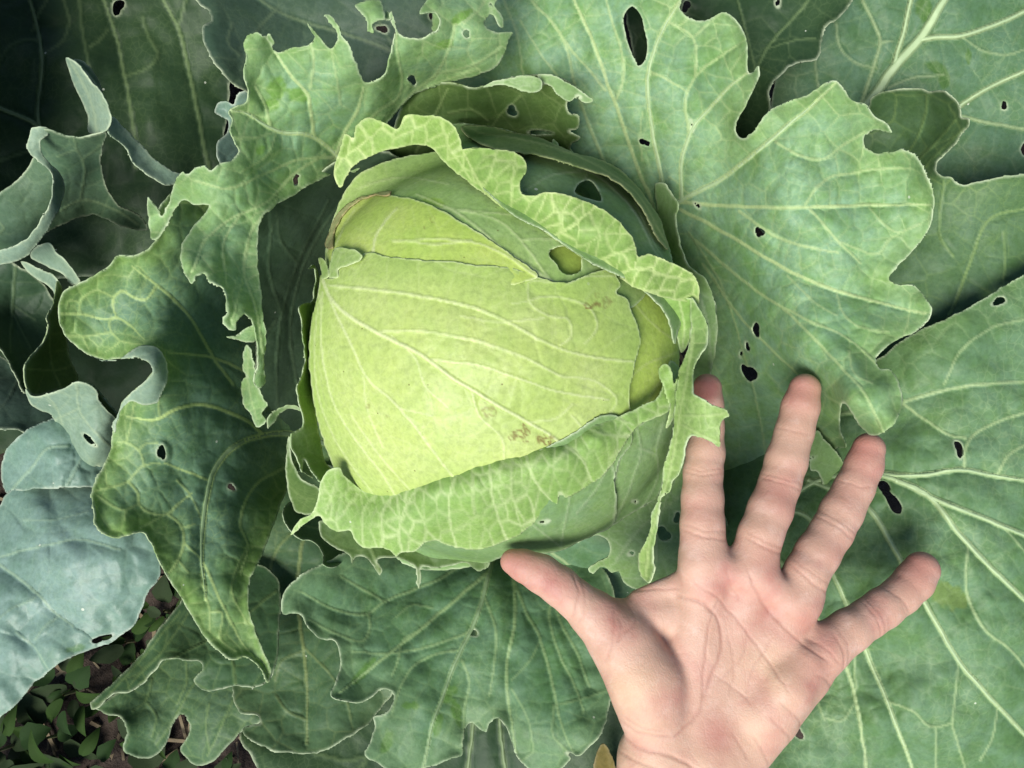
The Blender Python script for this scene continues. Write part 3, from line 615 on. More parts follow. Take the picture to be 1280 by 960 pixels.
# curling scraps hanging from its lower tail
leaf('outer_leaf', plant, [patch('283,421 295,418 303,413 318,405 320,425 308,427 298,424', Z('283,421,23 320,410,22.5 300,424,22.5 318,426,22'), tert=0.2)], M_light)
leaf('outer_leaf', plant, [
    patch('311,432 317,445 320,470 327,492 335,508 329,516 333,526 324,535 315,520 306,505 303,482 307,470 305,455', Z('312,432,23 320,470,22.2 332,510,21.5 322,532,21.2 305,480,19.5 312,500,20.6'), [(2, 2, '312,440 312,480 322,525')], tert=0.5, cell=16, curl=0.2, jag=1.6, grid=1.8),
    ], M_light)
leaf('outer_leaf', plant, [
    patch('335,520 348,510 362,506 376,509 392,518 380,514 364,511 350,516 342,526 334,534', Z('335,522,17 362,507,16.5 392,518,15 345,520,16.4'), tert=0.2, jag=1.2, grid=1.8)], M_light)

# bottom middle leaf
leaf('outer_leaf', plant, [patch(
    '400,706 386,712 372,722 358,735 352,750 355,768 366,766 375,768 385,785 405,800 419,802 424,815 423,840 418,855 413,870 430,876 445,880 465,872 480,862 491,866 490,880 480,893 466,896 468,905 464,925 455,942 475,956 505,975 530,960 545,956 560,949 577,943 579,925 582,911 590,903 600,910 609,915 613,903 622,898 632,908 640,930 647,948 662,962 690,970 705,958 714,947 708,941 712,941 722,945 736,935 750,920 758,900 763,880 770,830 772,770 760,720 720,680 660,660 600,660 520,670 450,682',
    Z('400,708,17 354,750,18.5 380,775,17.5 420,805,17.5 415,868,18.5 448,878,18 490,868,17.5 456,942,19.5 505,972,19 578,940,18.5 590,905,18 640,930,18.5 700,960,18.5 715,944,19.5 760,890,18.5 770,780,16.5 740,700,13.5 620,670,11 500,680,13 612,720,14.5 560,790,16.5 640,820,17.3 500,780,16 700,850,17.8 530,880,18.2'),
    [(9, 5, '625,660 612,714 597,770 575,815 555,865 541,905 530,960'), (6, 4, '612,714 570,750 535,780 490,815 424,866'), (5, 3, '600,690 550,724 515,738 480,752 460,767 420,762 375,738'), (4, 3, '480,752 450,735 425,720'), (4, 3, '460,767 462,785 455,800 420,792 385,775'), (4, 3, '525,788 505,800 498,825 490,845'), (4, 3, '577,812 545,818 515,835 500,860 490,890'), (4, 3, '588,790 560,800 520,812 480,818 440,814'), (4, 3, '578,825 587,850 580,890 578,930'),
     (4, 3, '603,740 620,790 618,830 612,870'), (6, 4, '632,670 641,720 643,780 634,830 637,890 645,940'), (5, 4, '640,720 655,760 675,800 692,860 700,900 715,938'), (5, 4, '665,690 690,735 700,775 720,815 738,860'), (4, 3, '692,740 687,770 700,820 715,850 730,890'), (3, 2, '692,882 692,920 708,938'), (3, 2, '640,860 660,900 668,940'), (3, 2, '540,760 510,758 495,772'), (3, 2, '700,880 740,870 760,862'), (3, 2, '667,940 640,960'), (2, 2, '676,800 660,830 640,850')],
    holes=[(592, 791, 4.5, 5)], scr=[(560, 870, 7, 14, 15), (568, 862, 5, 8), (548, 905, 6, 16, 15), (570, 890, 7, 18, -10), (510, 882, 7, 5), (519, 882, 5, 6), (485, 925, 8, 18, 25), (455, 838, 6, 24, 42)],
    tert=0.34, cell=35, ruffle=0.7, edge_wave=0.4, bull=0.035, relief=0.07, curl=0.12)],
    leaf_mat('leaf_bottom', (0.070, 0.162, 0.056), (0.092, 0.19, 0.060), (0.25, 0.37, 0.16), RIM, bloom=0.5, bloom_col=(0.15, 0.265, 0.185), margin_col=(0.19, 0.28, 0.15), margin=0.35, scr_col=(0.085, 0.19, 0.025)), ribmat=R_mid)
# its folded upper left corner
leaf('outer_leaf', plant, [patch('353,640 358,658 370,672 395,680 403,694 403,706 412,710 440,690 460,660 420,620 385,620 362,628',
    Z('353,640,15 372,672,15.5 403,700,17 440,680,14 420,630,11.5 375,625,12.5'), [(3, 2, '430,640 400,660 372,655'), (2, 2, '425,650 405,680')], tert=0.3, curl=0.15)],
    bpy.data.materials['leaf_bottom'])
# yellowed leaf and stalk between leaf and wrist
leaf('outer_leaf', plant, [patch('742,962 746,940 753,929 762,940 769,960 770,1030 745,1040', Z('742,962,13 753,930,13 772,960,12.5 760,1030,12'), tert=0.2)],
     leaf_mat('leaf_yellowed', (0.20, 0.145, 0.035), (0.14, 0.13, 0.035), (0.25, 0.2, 0.08), (0.3, 0.25, 0.13), bloom=0.1), label='small yellowed leaf by the wrist')
# ragged leaf behind the fingers
leaf('outer_leaf', plant, [patch('985,560 1010,545 1022,538 1030,548 1042,560 1052,572 1060,600 1048,640 1030,650 1020,640 1028,600 1022,590 1012,588 1014,575 1020,570 1000,572',
    Z('985,560,17.5 1025,540,18.5 1050,572,18 1040,640,16 1012,588,18'), [(4, 3, '1018,590 1028,620 1032,650')], tert=0.3, curl=0.1)], M_wrapout)
# ------------------------------------------------------------------ head
def ball_mesh(name, r, seed):
    import bmesh
    bm = bmesh.new(); bmesh.ops.create_icosphere(bm, subdivisions=5, radius=r)
    for v in bm.verts:
        n = v.co.normalized(); v.co = n * (r * (1 + 0.010 * math.sin(5 * n.x + 3 * n.z + seed) + 0.008 * math.sin(7 * n.y - 2 * n.x)))
    me = bpy.data.meshes.new(name); bm.to_mesh(me); bm.free()
    for p in me.polygons: p.use_smooth = True
    return me
me = ball_mesh('head', HR * 0.01 * 0.935, 1.0)
me.transform(Matrix.Translation(Vector(HC * 0.01)))
me.materials.append(M_head3)
head = link(bpy.data.objects.new('head', me), plant)

# deep inner leaf right of the front leaf
leaf('head_leaf', head, [patch('745,342 765,338 800,350 835,385 846,420 848,460 835,510 800,560 740,590 700,500', H('700,400,0.955 840,400,0.97 845,470,0.97 780,560,0.95 770,420,0.945'),
    [(3, 2, '845,430 810,400 780,365'), (3, 2, '845,440 800,460 770,500'), (3, 2, '843,450 815,490 790,540')], tert=0.15, ruffle=0.1, edge_wave=0, bull=0.02, relief=0.05)], M_head3)
# green leaf over the top of the head (hole in it)
leaf('head_leaf', head, [patch('408,330 412,290 424,255 445,222 480,203 530,192 580,190 640,205 700,235 750,270 800,320 810,360 790,385 740,372 690,352 600,350 480,345',
    H(0.978), [(4, 3, '470,330 520,300 600,310 680,346'), (4, 3, '690,352 640,320 570,266 520,243'), (3, 2, '690,352 620,275 560,262 500,255'), (3, 2, '780,330 700,270 640,268 560,262'), (3, 2, '785,340 700,300 650,300'), (2, 2, '560,230 500,222 450,235')],
    holes=[(709, 324, 23, 15)], tert=0.2, cell=50, ruffle=0.12, edge_wave=0.05, bull=0.03, relief=0.08, curl=0.0, scr=[(540, 255, 16, 9)])], M_head2, thick=0.03)
# leaf edge arching above the front leaf
leaf('head_leaf', head, [patch('410,330 413,300 420,283 432,265 448,250 466,243 486,243 500,246 530,253 560,268 600,292 640,320 672,346 640,356 560,350 460,345',
    H(0.9885), [(4, 3, '466,322 472,292 482,278 496,262'), (3, 3, '420,308 430,285 444,262'), (3, 2, '672,346 600,305 560,300 490,302'), (2, 2, '500,300 540,306 590,300')], tert=0.12, cell=45, ruffle=0.1, edge_wave=0.06, bull=0.02, relief=0.09, rimw=2.5,
    spots=[(541, 275, 4, .5), (522, 292, 3, .5), (530, 285, 2, .6)])],
    leaf_mat('leaf_head_second', (0.40, 0.55, 0.10), (0.52, 0.62, 0.15), (0.66, 0.72, 0.36), (0.66, 0.72, 0.42), bloom=0.25, bloom_col=(0.42, 0.54, 0.24), trans=0.15, speck=0.2, dots=0.7), thick=0.03)
leaf('head_leaf', head, [patch('411,312 414,285 424,266 440,252 470,243 490,241 488,244 469,245 444,255 428,271 418,290 415,312', H(0.994), tert=0.0, ruffle=0.1, edge_wave=0, rimw=1)],
    leaf_mat('leaf_brown_edge', (0.34, 0.27, 0.13), (0.30, 0.33, 0.13), (0.4, 0.4, 0.2), (0.33, 0.24, 0.12), bloom=0.1, speck=0), label='dry brownish leaf edge arching over the head')
# the big pale front leaf
leaf('head_leaf', head, [patch(
    '400,352 402,344 410,348 423,344 424,333 436,329 448,325 456,317 480,320 520,325 560,327 600,332 640,335 668,345 690,352 712,353 732,344 750,338 768,336 771,346 776,358 770,365 779,371 785,376 787,386 792,396 798,412 800,428 797,440 791,468 786,490 787,508 790,522 780,545 750,590 690,640 600,668 520,668 470,650 432,610 408,560 394,510 387,450 390,400 397,370',
    H('400,350,1.0 450,325,0.996 560,330,0.998 660,345,0.995 770,345,1.0 800,430,1.0 795,530,0.995 400,500,1.0 600,640,1.0 600,450,1.005 480,420,1.003 700,450,1.004'),
    [(7, 4, '404,350 412,370 430,390 470,415 520,440 570,475 620,505 660,528 690,545 720,575'), (5, 3, '412,357 450,361 530,371 580,381 640,405 690,432 730,445 790,452'), (5, 3, '408,362 422,395 440,432 462,475 492,502 540,562 575,608'), (4, 3, '403,365 402,420 408,470 420,510 445,550 480,595 500,630'),
     (4, 3, '470,415 530,414 570,420 640,440 700,470'), (4, 2, '540,450 590,455 640,470 700,490 760,500'), (3, 2, '400,370 394,430 400,500 420,550 465,615'), (3, 2, '455,470 460,510 480,560'), (3, 2, '500,510 540,520'), (3, 2, '690,352 660,355 660,375 685,395 710,400 713,420 700,432'), (3, 2, '640,380 700,372 740,390 745,410 730,430'), (3, 2, '690,350 740,345 765,345'), (3, 2, '590,490 600,520 628,550 630,575'), (3, 2, '440,520 480,575 520,620'), (2, 2, '575,395 610,402 680,398'), (3, 2, '660,528 700,520 715,505'), (3, 2, '700,470 750,480 770,500 760,520'), (3, 2, '714,520 745,545 760,540'), (2, 2, '490,420 520,450 530,480 560,510')],
    tert=0.22, cell=48, fine=0.15, ruffle=0.12, edge_wave=0.06, bull=0.035, relief=0.09, grid=2.0, rimw=2.0, vw=0.8, rib=False,
    spots=[(612, 513, 9, .55), (652, 542, 11, .9), (682, 551, 10, 1.0), (641, 548, 6, .8), (733, 383, 5, 1.0), (745, 381, 6, .8), (758, 378, 8, .5), (748, 370, 5, .4), (460, 508, 4, .5), (484, 520, 3, .4), (547, 480, 3, .4)])], M_head, thick=0.03)
# little torn scraps at its base
leaf('head_leaf', head, [patch('414,348 415,322 418,312 425,309 437,311 446,313 453,320 448,327 436,332 424,336 423,346', H('415,345,1.0 420,312,1.012 452,320,1.015 424,346,1.004'), tert=0.3, ruffle=0.1, edge_wave=0, grid=2.0),
    patch('399,322 404,324 410,333 411,346 404,350 402,338', H('399,322,1.02 411,346,1.0 404,349,1.0'), tert=0, grid=1.8, ruffle=0)], M_head2, thick=0.03)

# ------------------------------------------------------------------ wrapper leaves round the head
# shaded ragged leaf behind the head
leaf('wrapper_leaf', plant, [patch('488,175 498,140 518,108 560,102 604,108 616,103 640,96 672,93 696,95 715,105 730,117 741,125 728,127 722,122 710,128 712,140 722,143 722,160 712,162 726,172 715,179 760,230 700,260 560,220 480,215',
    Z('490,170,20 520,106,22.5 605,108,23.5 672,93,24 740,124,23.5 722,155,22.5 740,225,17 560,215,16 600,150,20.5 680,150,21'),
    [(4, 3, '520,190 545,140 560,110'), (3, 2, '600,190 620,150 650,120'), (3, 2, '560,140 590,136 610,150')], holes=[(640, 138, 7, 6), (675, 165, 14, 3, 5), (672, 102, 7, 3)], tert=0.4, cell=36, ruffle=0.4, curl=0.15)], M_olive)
leaf('wrapper_leaf', plant, [patch('602,110 615,103 640,97 662,94 676,100 676,112 668,116 652,113 640,108 622,106', Z('602,110,24.4 640,97,24.6 676,104,24.8 655,112,24.5'), tert=0.2, curl=-0.1),
    patch('672,93 690,93 712,104 730,116 742,126 728,128 720,122 712,127 700,122 690,110 680,104', Z('672,93,24.6 712,104,24.8 741,125,24.5 700,118,24.6'), holes=[(723, 121, 3, 2)], tert=0.2)], M_wrapout)
# thin blades between it and the head
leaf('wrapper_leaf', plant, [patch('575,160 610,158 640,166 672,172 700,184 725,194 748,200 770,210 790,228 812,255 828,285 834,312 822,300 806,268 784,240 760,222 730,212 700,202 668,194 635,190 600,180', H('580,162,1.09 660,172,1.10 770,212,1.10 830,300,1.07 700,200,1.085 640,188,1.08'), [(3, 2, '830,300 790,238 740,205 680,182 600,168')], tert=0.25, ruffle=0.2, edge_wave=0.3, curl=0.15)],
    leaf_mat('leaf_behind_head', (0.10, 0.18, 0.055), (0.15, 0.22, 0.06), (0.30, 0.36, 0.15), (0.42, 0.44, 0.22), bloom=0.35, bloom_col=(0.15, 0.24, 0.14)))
# wrapper with the wavy folded margin (top)
wrap_hi = leaf_mat('leaf_wrapper_top', (0.22, 0.37, 0.085), (0.28, 0.43, 0.09), (0.55, 0.66, 0.27), (0.64, 0.72, 0.36), bloom=0.3, bloom_col=(0.29, 0.42, 0.19), trans=0.25)
wrap_top = leaf('wrapper_leaf', plant, [
    patch('560,158 600,157 640,165 688,182 692,174 696,178 700,190 712,196 740,200 762,214 790,240 815,268 832,300 842,340 850,400 842,430 835,400 800,360 740,330 680,290 640,268 600,232 575,200',
          H('575,165,1.07 690,180,1.06 760,215,1.06 830,300,1.05 845,400,1.03 640,262,1.012 740,322,1.012 820,362,1.02'),
          [(4, 3, '825,330 780,250 735,215 700,200'), (3, 2, '735,215 725,235 705,262'), (3, 2, '735,215 690,220 655,240'), (3, 2, '840,350 805,280 790,245'), (3, 2, '690,185 650,180 590,185')],
          holes=['718,240 727,228 736,226 747,238 751,252 738,250'], tert=0.25, cell=45, ruffle=0.1, edge_wave=0.1)], M_wrapout)
leaf('folded_margin', wrap_top, [
    patch('427,234 417,214 419,204 428,180 432,167 438,170 441,176 446,158 458,148 480,153 498,160 505,145 512,142 525,145 540,144 560,150 573,166 576,182 566,191 582,186 602,185 625,188 641,190 656,200 658,215 650,230 654,243 668,244 684,240 710,245 740,255 766,271 785,290 794,306 798,322 812,318 831,325 855,335 869,346 874,365 872,378 850,376 828,371 800,361 770,346 735,326 702,304 672,283 640,268 612,247 590,230 570,214 552,198 535,182 520,181 490,186 460,196 440,209 431,226',
          Z('427,232,24.6 418,205,25.0 440,176,25.6 458,150,26.2 510,144,26.8 570,165,27.6 572,190,27.2 540,182,26.2 460,196,25.2 655,205,28.9 650,240,29.1 600,235,27.4 735,255,29.3 702,304,28.3 640,268,27.9 672,283,28.2 700,285,29.3 640,248,28.9 605,220,28.2 735,326,27.8 740,308,29.0 770,346,27.4 775,328,28.6 795,310,28.7 800,360,28.1 868,350,27.2 850,375,26.8 620,190,28.2 505,170,26.4'),
          [(4, 3, '640,268 605,235 588,205 580,190'), (5, 3, '690,296 722,277 745,258'), (4, 3, '735,330 760,320 795,310'), (3, 2, '605,235 615,215 622,190'), (3, 2, '640,265 640,230 645,200'), (3, 2, '700,300 700,270 690,250'), (3, 2, '560,200 560,175 552,152'), (4, 3, '760,345 800,335 835,345 868,350'), (3, 2, '590,225 560,180'), (3, 2, '470,190 460,170 450,158')],
          tert=0.8, cell=25, fine=0.2, ruffle=0.15, edge_wave=0.12, bull=0.06, relief=0.05, curl=0.05, tw=1.5, aniso=(-55, 1.5), grid=2.2, wave_len=40, seed=77)], wrap_hi)
# yellow-lit tuck and the long strip hanging over the index finger
leaf('wrapper_leaf', plant, [
    patch('822,366 845,372 870,376 872,386 866,405 862,425 853,440 845,420 836,395', Z('824,367,26.6 870,378,26.8 862,425,25.4 853,440,25 840,400,25.6'), [(2, 2, '850,375 856,410 853,436')], tert=0.3, cell=24, ruffle=0.05, edge_wave=0, mslot=1),
    patch('866,372 874,384 886,412 884,432 876,445 869,458 867,478 868,491 880,499 897,508 908,512 912,520 903,525 900,541 898,558 889,552 875,546 865,545 858,559 857,570 850,590 840,605 838,614 829,620 825,640 822,660 817,690 818,718 812,729 803,721 798,700 805,680 812,665 815,640 822,625 829,602 830,580 837,560 842,530 844,500 847,480 850,462 858,440 864,412',
          Z('870,380,27 884,425,27.6 868,470,28.2 869,492,29 908,514,29.2 898,555,29 862,550,28.4 850,500,27.6 846,590,27.4 828,600,26.8 822,650,26.6 812,728,25.6 800,700,25'),
          [(4, 3, '866,420 860,470 850,520 842,570 826,630 812,680 808,720'), (3, 2, '855,520 880,520 905,516'), (3, 2, '850,530 870,540 895,552')], tert=0.5, cell=22, ruffle=0.1, edge_wave=0.15, bull=0.05, grid=2.0, curl=0.05)],
    [leaf_mat('leaf_strip', (0.21, 0.34, 0.10), (0.26, 0.39, 0.10), (0.42, 0.53, 0.22), RIM, bloom=0.4, bloom_col=(0.28, 0.40, 0.22)), M_wrap])
# shaded wrapper faces right of the head
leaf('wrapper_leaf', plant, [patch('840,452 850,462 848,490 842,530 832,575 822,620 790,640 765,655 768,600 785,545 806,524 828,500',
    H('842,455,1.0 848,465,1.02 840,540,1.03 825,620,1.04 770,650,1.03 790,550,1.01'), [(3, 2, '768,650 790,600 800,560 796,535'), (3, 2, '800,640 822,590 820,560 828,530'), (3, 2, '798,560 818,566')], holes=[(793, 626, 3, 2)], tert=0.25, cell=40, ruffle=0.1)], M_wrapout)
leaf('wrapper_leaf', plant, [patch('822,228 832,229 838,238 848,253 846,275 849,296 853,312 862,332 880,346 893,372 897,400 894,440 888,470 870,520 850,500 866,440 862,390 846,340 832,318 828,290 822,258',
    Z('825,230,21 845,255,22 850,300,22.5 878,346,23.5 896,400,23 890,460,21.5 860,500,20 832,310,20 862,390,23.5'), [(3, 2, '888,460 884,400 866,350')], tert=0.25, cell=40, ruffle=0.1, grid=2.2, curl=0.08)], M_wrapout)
# small curl beside the strip
leaf('wrapper_leaf', plant, [patch('824,462 832,455 838,462 842,480 850,470 860,470 862,495 848,500 842,520 832,535 836,510 830,485', Z('826,462,27 838,465,27.5 855,475,26.6 840,520,26 834,490,27'), tert=0.3, ruffle=0.05, grid=2.0)], M_wrap)
# right lower ragged leaf under the strip
leaf('wrapper_leaf', plant, [patch('722,678 733,673 745,668 756,672 763,684 762,692 750,700 735,712 740,716 752,708 758,710 764,716 772,714 776,722 790,735 812,740 860,720 880,660 870,600 845,560 820,620 780,640 740,660',
    Z('724,679,18.5 756,672,19 762,690,18.5 740,714,18 800,732,17.5 860,700,17.5 860,610,19 800,650,20'), [(3, 2, '850,620 800,660 770,700'), (3, 2, '840,600 822,660 820,700')], holes=[(789, 691, 4, 2.5), (829, 667, 9, 8), (846, 647, 5, 6)], tert=0.4, cell=26, ruffle=0.3, grid=2.2)], M_wrapout)
leaf('wrapper_leaf', plant, [patch('640,665 720,640 780,640 850,600 890,620 890,760 840,770 740,770 690,740', Z('660,680,14 770,680,15.5 720,650,15.5 840,610,14.5 880,650,14 880,750,12 740,760,12'), [(4, 3, '690,690 730,720 760,740'), (3, 2, '840,600 850,650 830,720')], tert=0.3)], M_outer)

# lower wrapper: outer face and the broad folded margin
wrap_low = leaf('wrapper_leaf', plant, [
    patch('600,600 700,550 770,520 790,545 772,580 768,600 770,632 767,654 740,668 720,678 704,686 680,690 640,692 600,705 500,700 470,660',
          H('480,650,1.03 600,690,1.05 700,680,1.05 765,640,1.04 780,550,1.02 640,610,1.01'),
          [(3, 2, '702,684 665,655'), (3, 2, '700,684 708,640 712,618'), (4, 3, '766,650 769,600 762,575'), (3, 2, '720,640 745,610 760,580')], holes=[(680, 651, 6, 2, -10)], spots=[], tert=0.2, cell=48, ruffle=0.1, edge_wave=0.1)], M_wrapout)
leaf('folded_margin', wrap_low, [
    patch('398,620 400,608 410,588 424,584 428,592 442,604 454,613 480,610 530,598 575,585 620,572 660,563 700,550 735,535 770,522 800,508 820,498 832,480 836,486 838,500 834,514 816,522 797,532 786,545 776,561 765,580 745,600 720,615 706,620 700,614 696,630 680,640 665,655 641,672 620,680 600,685 572,684 556,680 545,675 534,677 520,688 500,692 497,695 488,687 470,684 452,682 443,672 440,664 420,663 406,654 400,645 385,652 372,662 364,668 370,655 392,638',
          Z('400,608,25.4 425,588,26 454,613,24.4 480,610,25.6 530,598,27.4 575,585,28.2 620,572,28.6 660,563,28.6 700,550,28.4 735,535,28.35 770,522,28.0 535,614,28.1 578,601,28.9 625,588,29.3 664,579,29.3 705,566,29.2 742,549,29.0 800,508,27.7 785,530,27.9 834,482,27 834,514,27 765,580,27.6 700,616,27.8 641,672,26.2 556,680,25.8 497,694,25.4 443,672,24.8 400,645,24.8 366,667,23.2 550,630,28.1 650,610,28.6 740,560,28.8 480,640,26.2'),
          [(4, 3, '575,585 562,620 565,660 572,682'), (4, 3, '612,574 616,620 628,660 635,674'), (4, 3, '655,565 668,600 690,625'), (4, 3, '535,597 510,630 500,660 503,690'), (4, 3, '505,605 480,640 480,680'), (3, 2, '475,612 455,640 455,678'), (3, 2, '450,615 430,640'), (4, 3, '700,552 730,580 738,600'), (3, 2, '735,537 765,545 785,542'), (3, 2, '590,582 592,640'), (3, 2, '640,568 640,620 655,650'), (3, 2, '770,523 790,530'), (3, 2, '420,600 408,640')],
          tert=0.75, cell=24, fine=0.2, ruffle=0.12, edge_wave=0.12, bull=0.06, relief=0.05, tw=1.5, aniso=(80, 1.9), grid=2.2, wave_len=40, seed=101)], M_wrap)
# olive leaf edge under the fold
leaf('wrapper_leaf', plant, [patch('398,652 402,672 418,684 437,695 440,704 445,696 460,698 466,706 471,714 475,718 477,714 471,700 490,697 510,702 520,710 521,722 524,735 527,722 525,710 545,711 566,707 582,704 600,714 612,706 613,698 608,690 580,680 500,670 430,655',
    Z('400,655,22.5 440,700,22 475,716,21.5 524,730,21 580,704,21.5 612,700,21.5 500,675,21'), [(3, 2, '450,660 465,690 474,714')], tert=0.3, ruffle=0.2, grid=2.2, curl=0.1)], M_olive)
# thin torn leaf edge left of the head
leaf('wrapper_leaf', plant, [patch('384,336 390,330 393,342 392,362 388,378 380,378 374,382 376,400 378,425 380,450 376,470 370,484 372,500 377,520 378,532 364,542 364,560 372,578 376,590 379,574 388,588 404,604 414,600 404,572 398,545 393,510 390,470 388,430 391,396 396,360 393,335',
    Z('388,332,21 378,385,22 378,440,23 370,484,23.5 377,530,23 364,545,23.5 374,588,23 404,604,22.5 396,545,21 390,440,20 394,360,20'), tert=0.3, cell=26, ruffle=0.1, edge_wave=0.1, grid=1.8, curl=0.1)], M_wrapout)
leaf('wrapper_leaf', plant, [patch('362,545 366,575 380,600 402,612 398,640 372,640 360,610', Z('364,550,20 380,600,19 400,620,18 365,630,17'), tert=0.3)], M_olive)

# stem
def tube(name, pts, radii, mat, parent, seg=20):
    V = []; F = []
    for (x, y, z), r in zip(pts, radii):
        for k in range(seg):
            a = 2 * math.pi * k / seg
            V.append((x + r * math.cos(a), y + r * math.sin(a), z))
    for i in range(len(pts) - 1):
        for k in range(seg):
            F.append((i*seg + k, i*seg + (k+1) % seg, (i+1)*seg + (k+1) % seg, (i+1)*seg + k))
    me = bpy.data.meshes.new(name); me.from_pydata(V, [], F)
    for p in me.polygons: p.use_smooth = True
    me.materials.append(mat)
    return link(bpy.data.objects.new(name, me), parent)
hx, hy = HC[0] * .01, HC[1] * .01
tube('stem', [(hx, hy, -0.02), (hx + .002, hy, 0.04), (hx, hy, 0.08), (hx, hy, 0.13)], [0.022, 0.019, 0.02, 0.035], M_under, plant)
# ------------------------------------------------------------------ neighbouring plant at the left edge
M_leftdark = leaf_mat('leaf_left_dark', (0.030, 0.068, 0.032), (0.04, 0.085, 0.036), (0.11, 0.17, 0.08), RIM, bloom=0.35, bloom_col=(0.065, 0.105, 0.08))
# near-black leaf added low in the gap, its colour standing in for shade
leaf('outer_leaf', left_plant, [patch('-140,260 0,300 150,330 260,380 330,470 320,560 200,600 60,560 -140,600', Z('-120,280,4.5 150,340,4 320,480,4 250,580,4 0,560,4.5 -120,580,5 80,440,4'), tert=0.1, grid=5, ruffle=1.0)], leaf_mat('leaf_gap_shade', (0.014, 0.032, 0.012), (0.020, 0.042, 0.015), (0.05, 0.08, 0.03), (0.10, 0.13, 0.06), bloom=0.05, trans=0.05, speck=0, spec=0.1))
# dark blades at the left edge
leaf('outer_leaf', left_plant, [patch('-130,300 0,318 20,330 45,345 66,372 75,400 66,440 50,480 30,492 20,475 8,450 0,439 -60,420 -130,430',
    Z('-120,320,12 20,335,13 70,400,11 30,490,15 0,440,15.5 -120,425,14 20,400,12'), [(4, 3, '20,330 14,400 12,440'), (3, 2, '15,390 40,440'), (3, 2, '15,380 45,400')], tert=0.3, curl=0.25)], M_leftdark)
leaf('outer_leaf', left_plant, [patch('-130,430 0,445 30,470 60,500 78,515 74,525 60,534 46,540 32,542 20,537 0,538 -60,550 -130,560',
    Z('-120,440,12 30,470,12.5 76,518,15 46,540,16 0,538,16 -120,555,15 0,490,14'), [(3, 2, '-40,540 10,500 25,470')], tert=0.3, curl=0.15)], leaf_mat('leaf_left_blade', (0.045, 0.08, 0.055), (0.055, 0.10, 0.065), (0.12, 0.17, 0.11), RIM, bloom=0.5, bloom_col=(0.095, 0.14, 0.12)))
# blue-grey leaf in the lower left
leaf('outer_leaf', left_plant, [
    patch('3,600 4,576 10,560 25,545 60,525 100,520 150,545 160,580 150,612 117,609 80,609 48,611 20,614 8,616',
          Z('5,590,18 25,547,18.5 100,522,18 150,560,17 117,608,18.6 50,611,18.8 10,614,18.5 70,570,19.2'), [(4, 3, '16,612 40,585 62,560 85,557'), (3, 2, '85,605 100,575 105,555')], tert=0.25, cell=40, ruffle=0.3, bull=0.1),
    patch('-130,600 0,632 6,620 14,613 48,610 80,608 117,606 150,600 170,630 190,660 201,700 201,714 197,725 186,740 176,765 166,783 150,795 130,806 110,812 86,822 60,840 40,856 20,880 0,897 -60,950 -130,960',
          Z('-120,620,17 0,632,18.4 50,612,18.6 117,608,18.4 170,640,19.5 200,708,20.5 170,770,20.5 110,810,20.5 40,856,20.8 0,895,21 -100,950,20 -100,780,20 20,760,20.8 100,740,21.2 60,680,20.2 140,690,20.8'),
          [(5, 4, '-60,660 0,706 20,720 50,745 70,766 92,783'), (4, 3, '-60,712 0,697 50,683 105,676 150,688'), (3, 2, '45,747 10,765 -20,790'), (3, 2, '20,790 45,810 60,835'), (3, 2, '30,650 70,650 110,640'), (3, 2, '45,800 60,780 75,770')],
          holes=['114,801 122,796 132,793 143,793 138,798 128,801 118,804'], tert=0.2, cell=56, fine=0.1, ruffle=0.8, edge_wave=0.15, bull=0.07, relief=0.05, curl=-0.15, scr=[(95, 810, 14, 5, -15)])], M_blue)
# curled leaf, olive face and pale folded underside
leaf('outer_leaf', left_plant, [
    patch('72,352 78,364 79,385 83,420 87,450 96,476 90,484 72,487 57,492 40,494 33,486 29,462 36,447 52,428 59,405 57,400 66,380',
          Z('74,355,17 80,400,16 92,475,16.5 40,493,20 29,462,21 58,405,19.5 60,450,18'), [(3, 3, '60,400 62,440 66,462 75,484'), (3, 2, '34,460 66,463 82,462')], tert=0.4, cell=30, curl=0.3, mslot=1),
    patch('33,484 40,494 57,492 76,486 86,481 96,477 112,480 121,487 122,497 132,510 144,522 160,530 165,560 150,580 128,600 122,580 112,590 100,585 86,560 78,545 72,528 62,516 50,512 38,502',
          Z('34,487,20.8 60,494,21 96,479,22.2 120,490,21.4 144,522,20 160,550,17.5 125,590,18 85,555,18.4 50,510,18.8 100,530,19.6 80,505,20.4 120,545,20.2'), [(3, 2, '96,480 100,510 120,540 140,560'), (3, 2, '100,510 80,520 70,525'), (2, 2, '60,494 72,510 80,530')], holes=['103,541 110,543 116,549 121,557 113,554 107,548'], tert=0.3, cell=30, ruffle=0.5, edge_wave=0.3, curl=-0.1),
    patch('88,482 112,479 124,488 136,503 146,518 150,535 132,525 110,500', Z('90,483,20 124,488,19.8 146,520,19 115,500,18.5'), tert=0.2, mslot=1)],
    [M_under, leaf_mat('leaf_left_olive', (0.12, 0.20, 0.05), (0.15, 0.235, 0.055), (0.33, 0.43, 0.14), RIM, bloom=0.3, bloom_col=(0.15, 0.23, 0.12))])
# pale ribbons above it
leaf('outer_leaf', left_plant, [
    patch('38,318 50,306 60,303 72,315 86,330 95,342 101,352 92,356 78,342 60,333', Z('40,318,16 55,304,18 98,352,17.5 75,340,16.5'), tert=0.1, curl=0.2),
    patch('28,326 40,330 55,338 68,344 76,360 72,372 66,362 55,352 40,344', Z('30,328,15 60,342,16 74,365,16.5 50,350,15'), tert=0.1)], M_under)
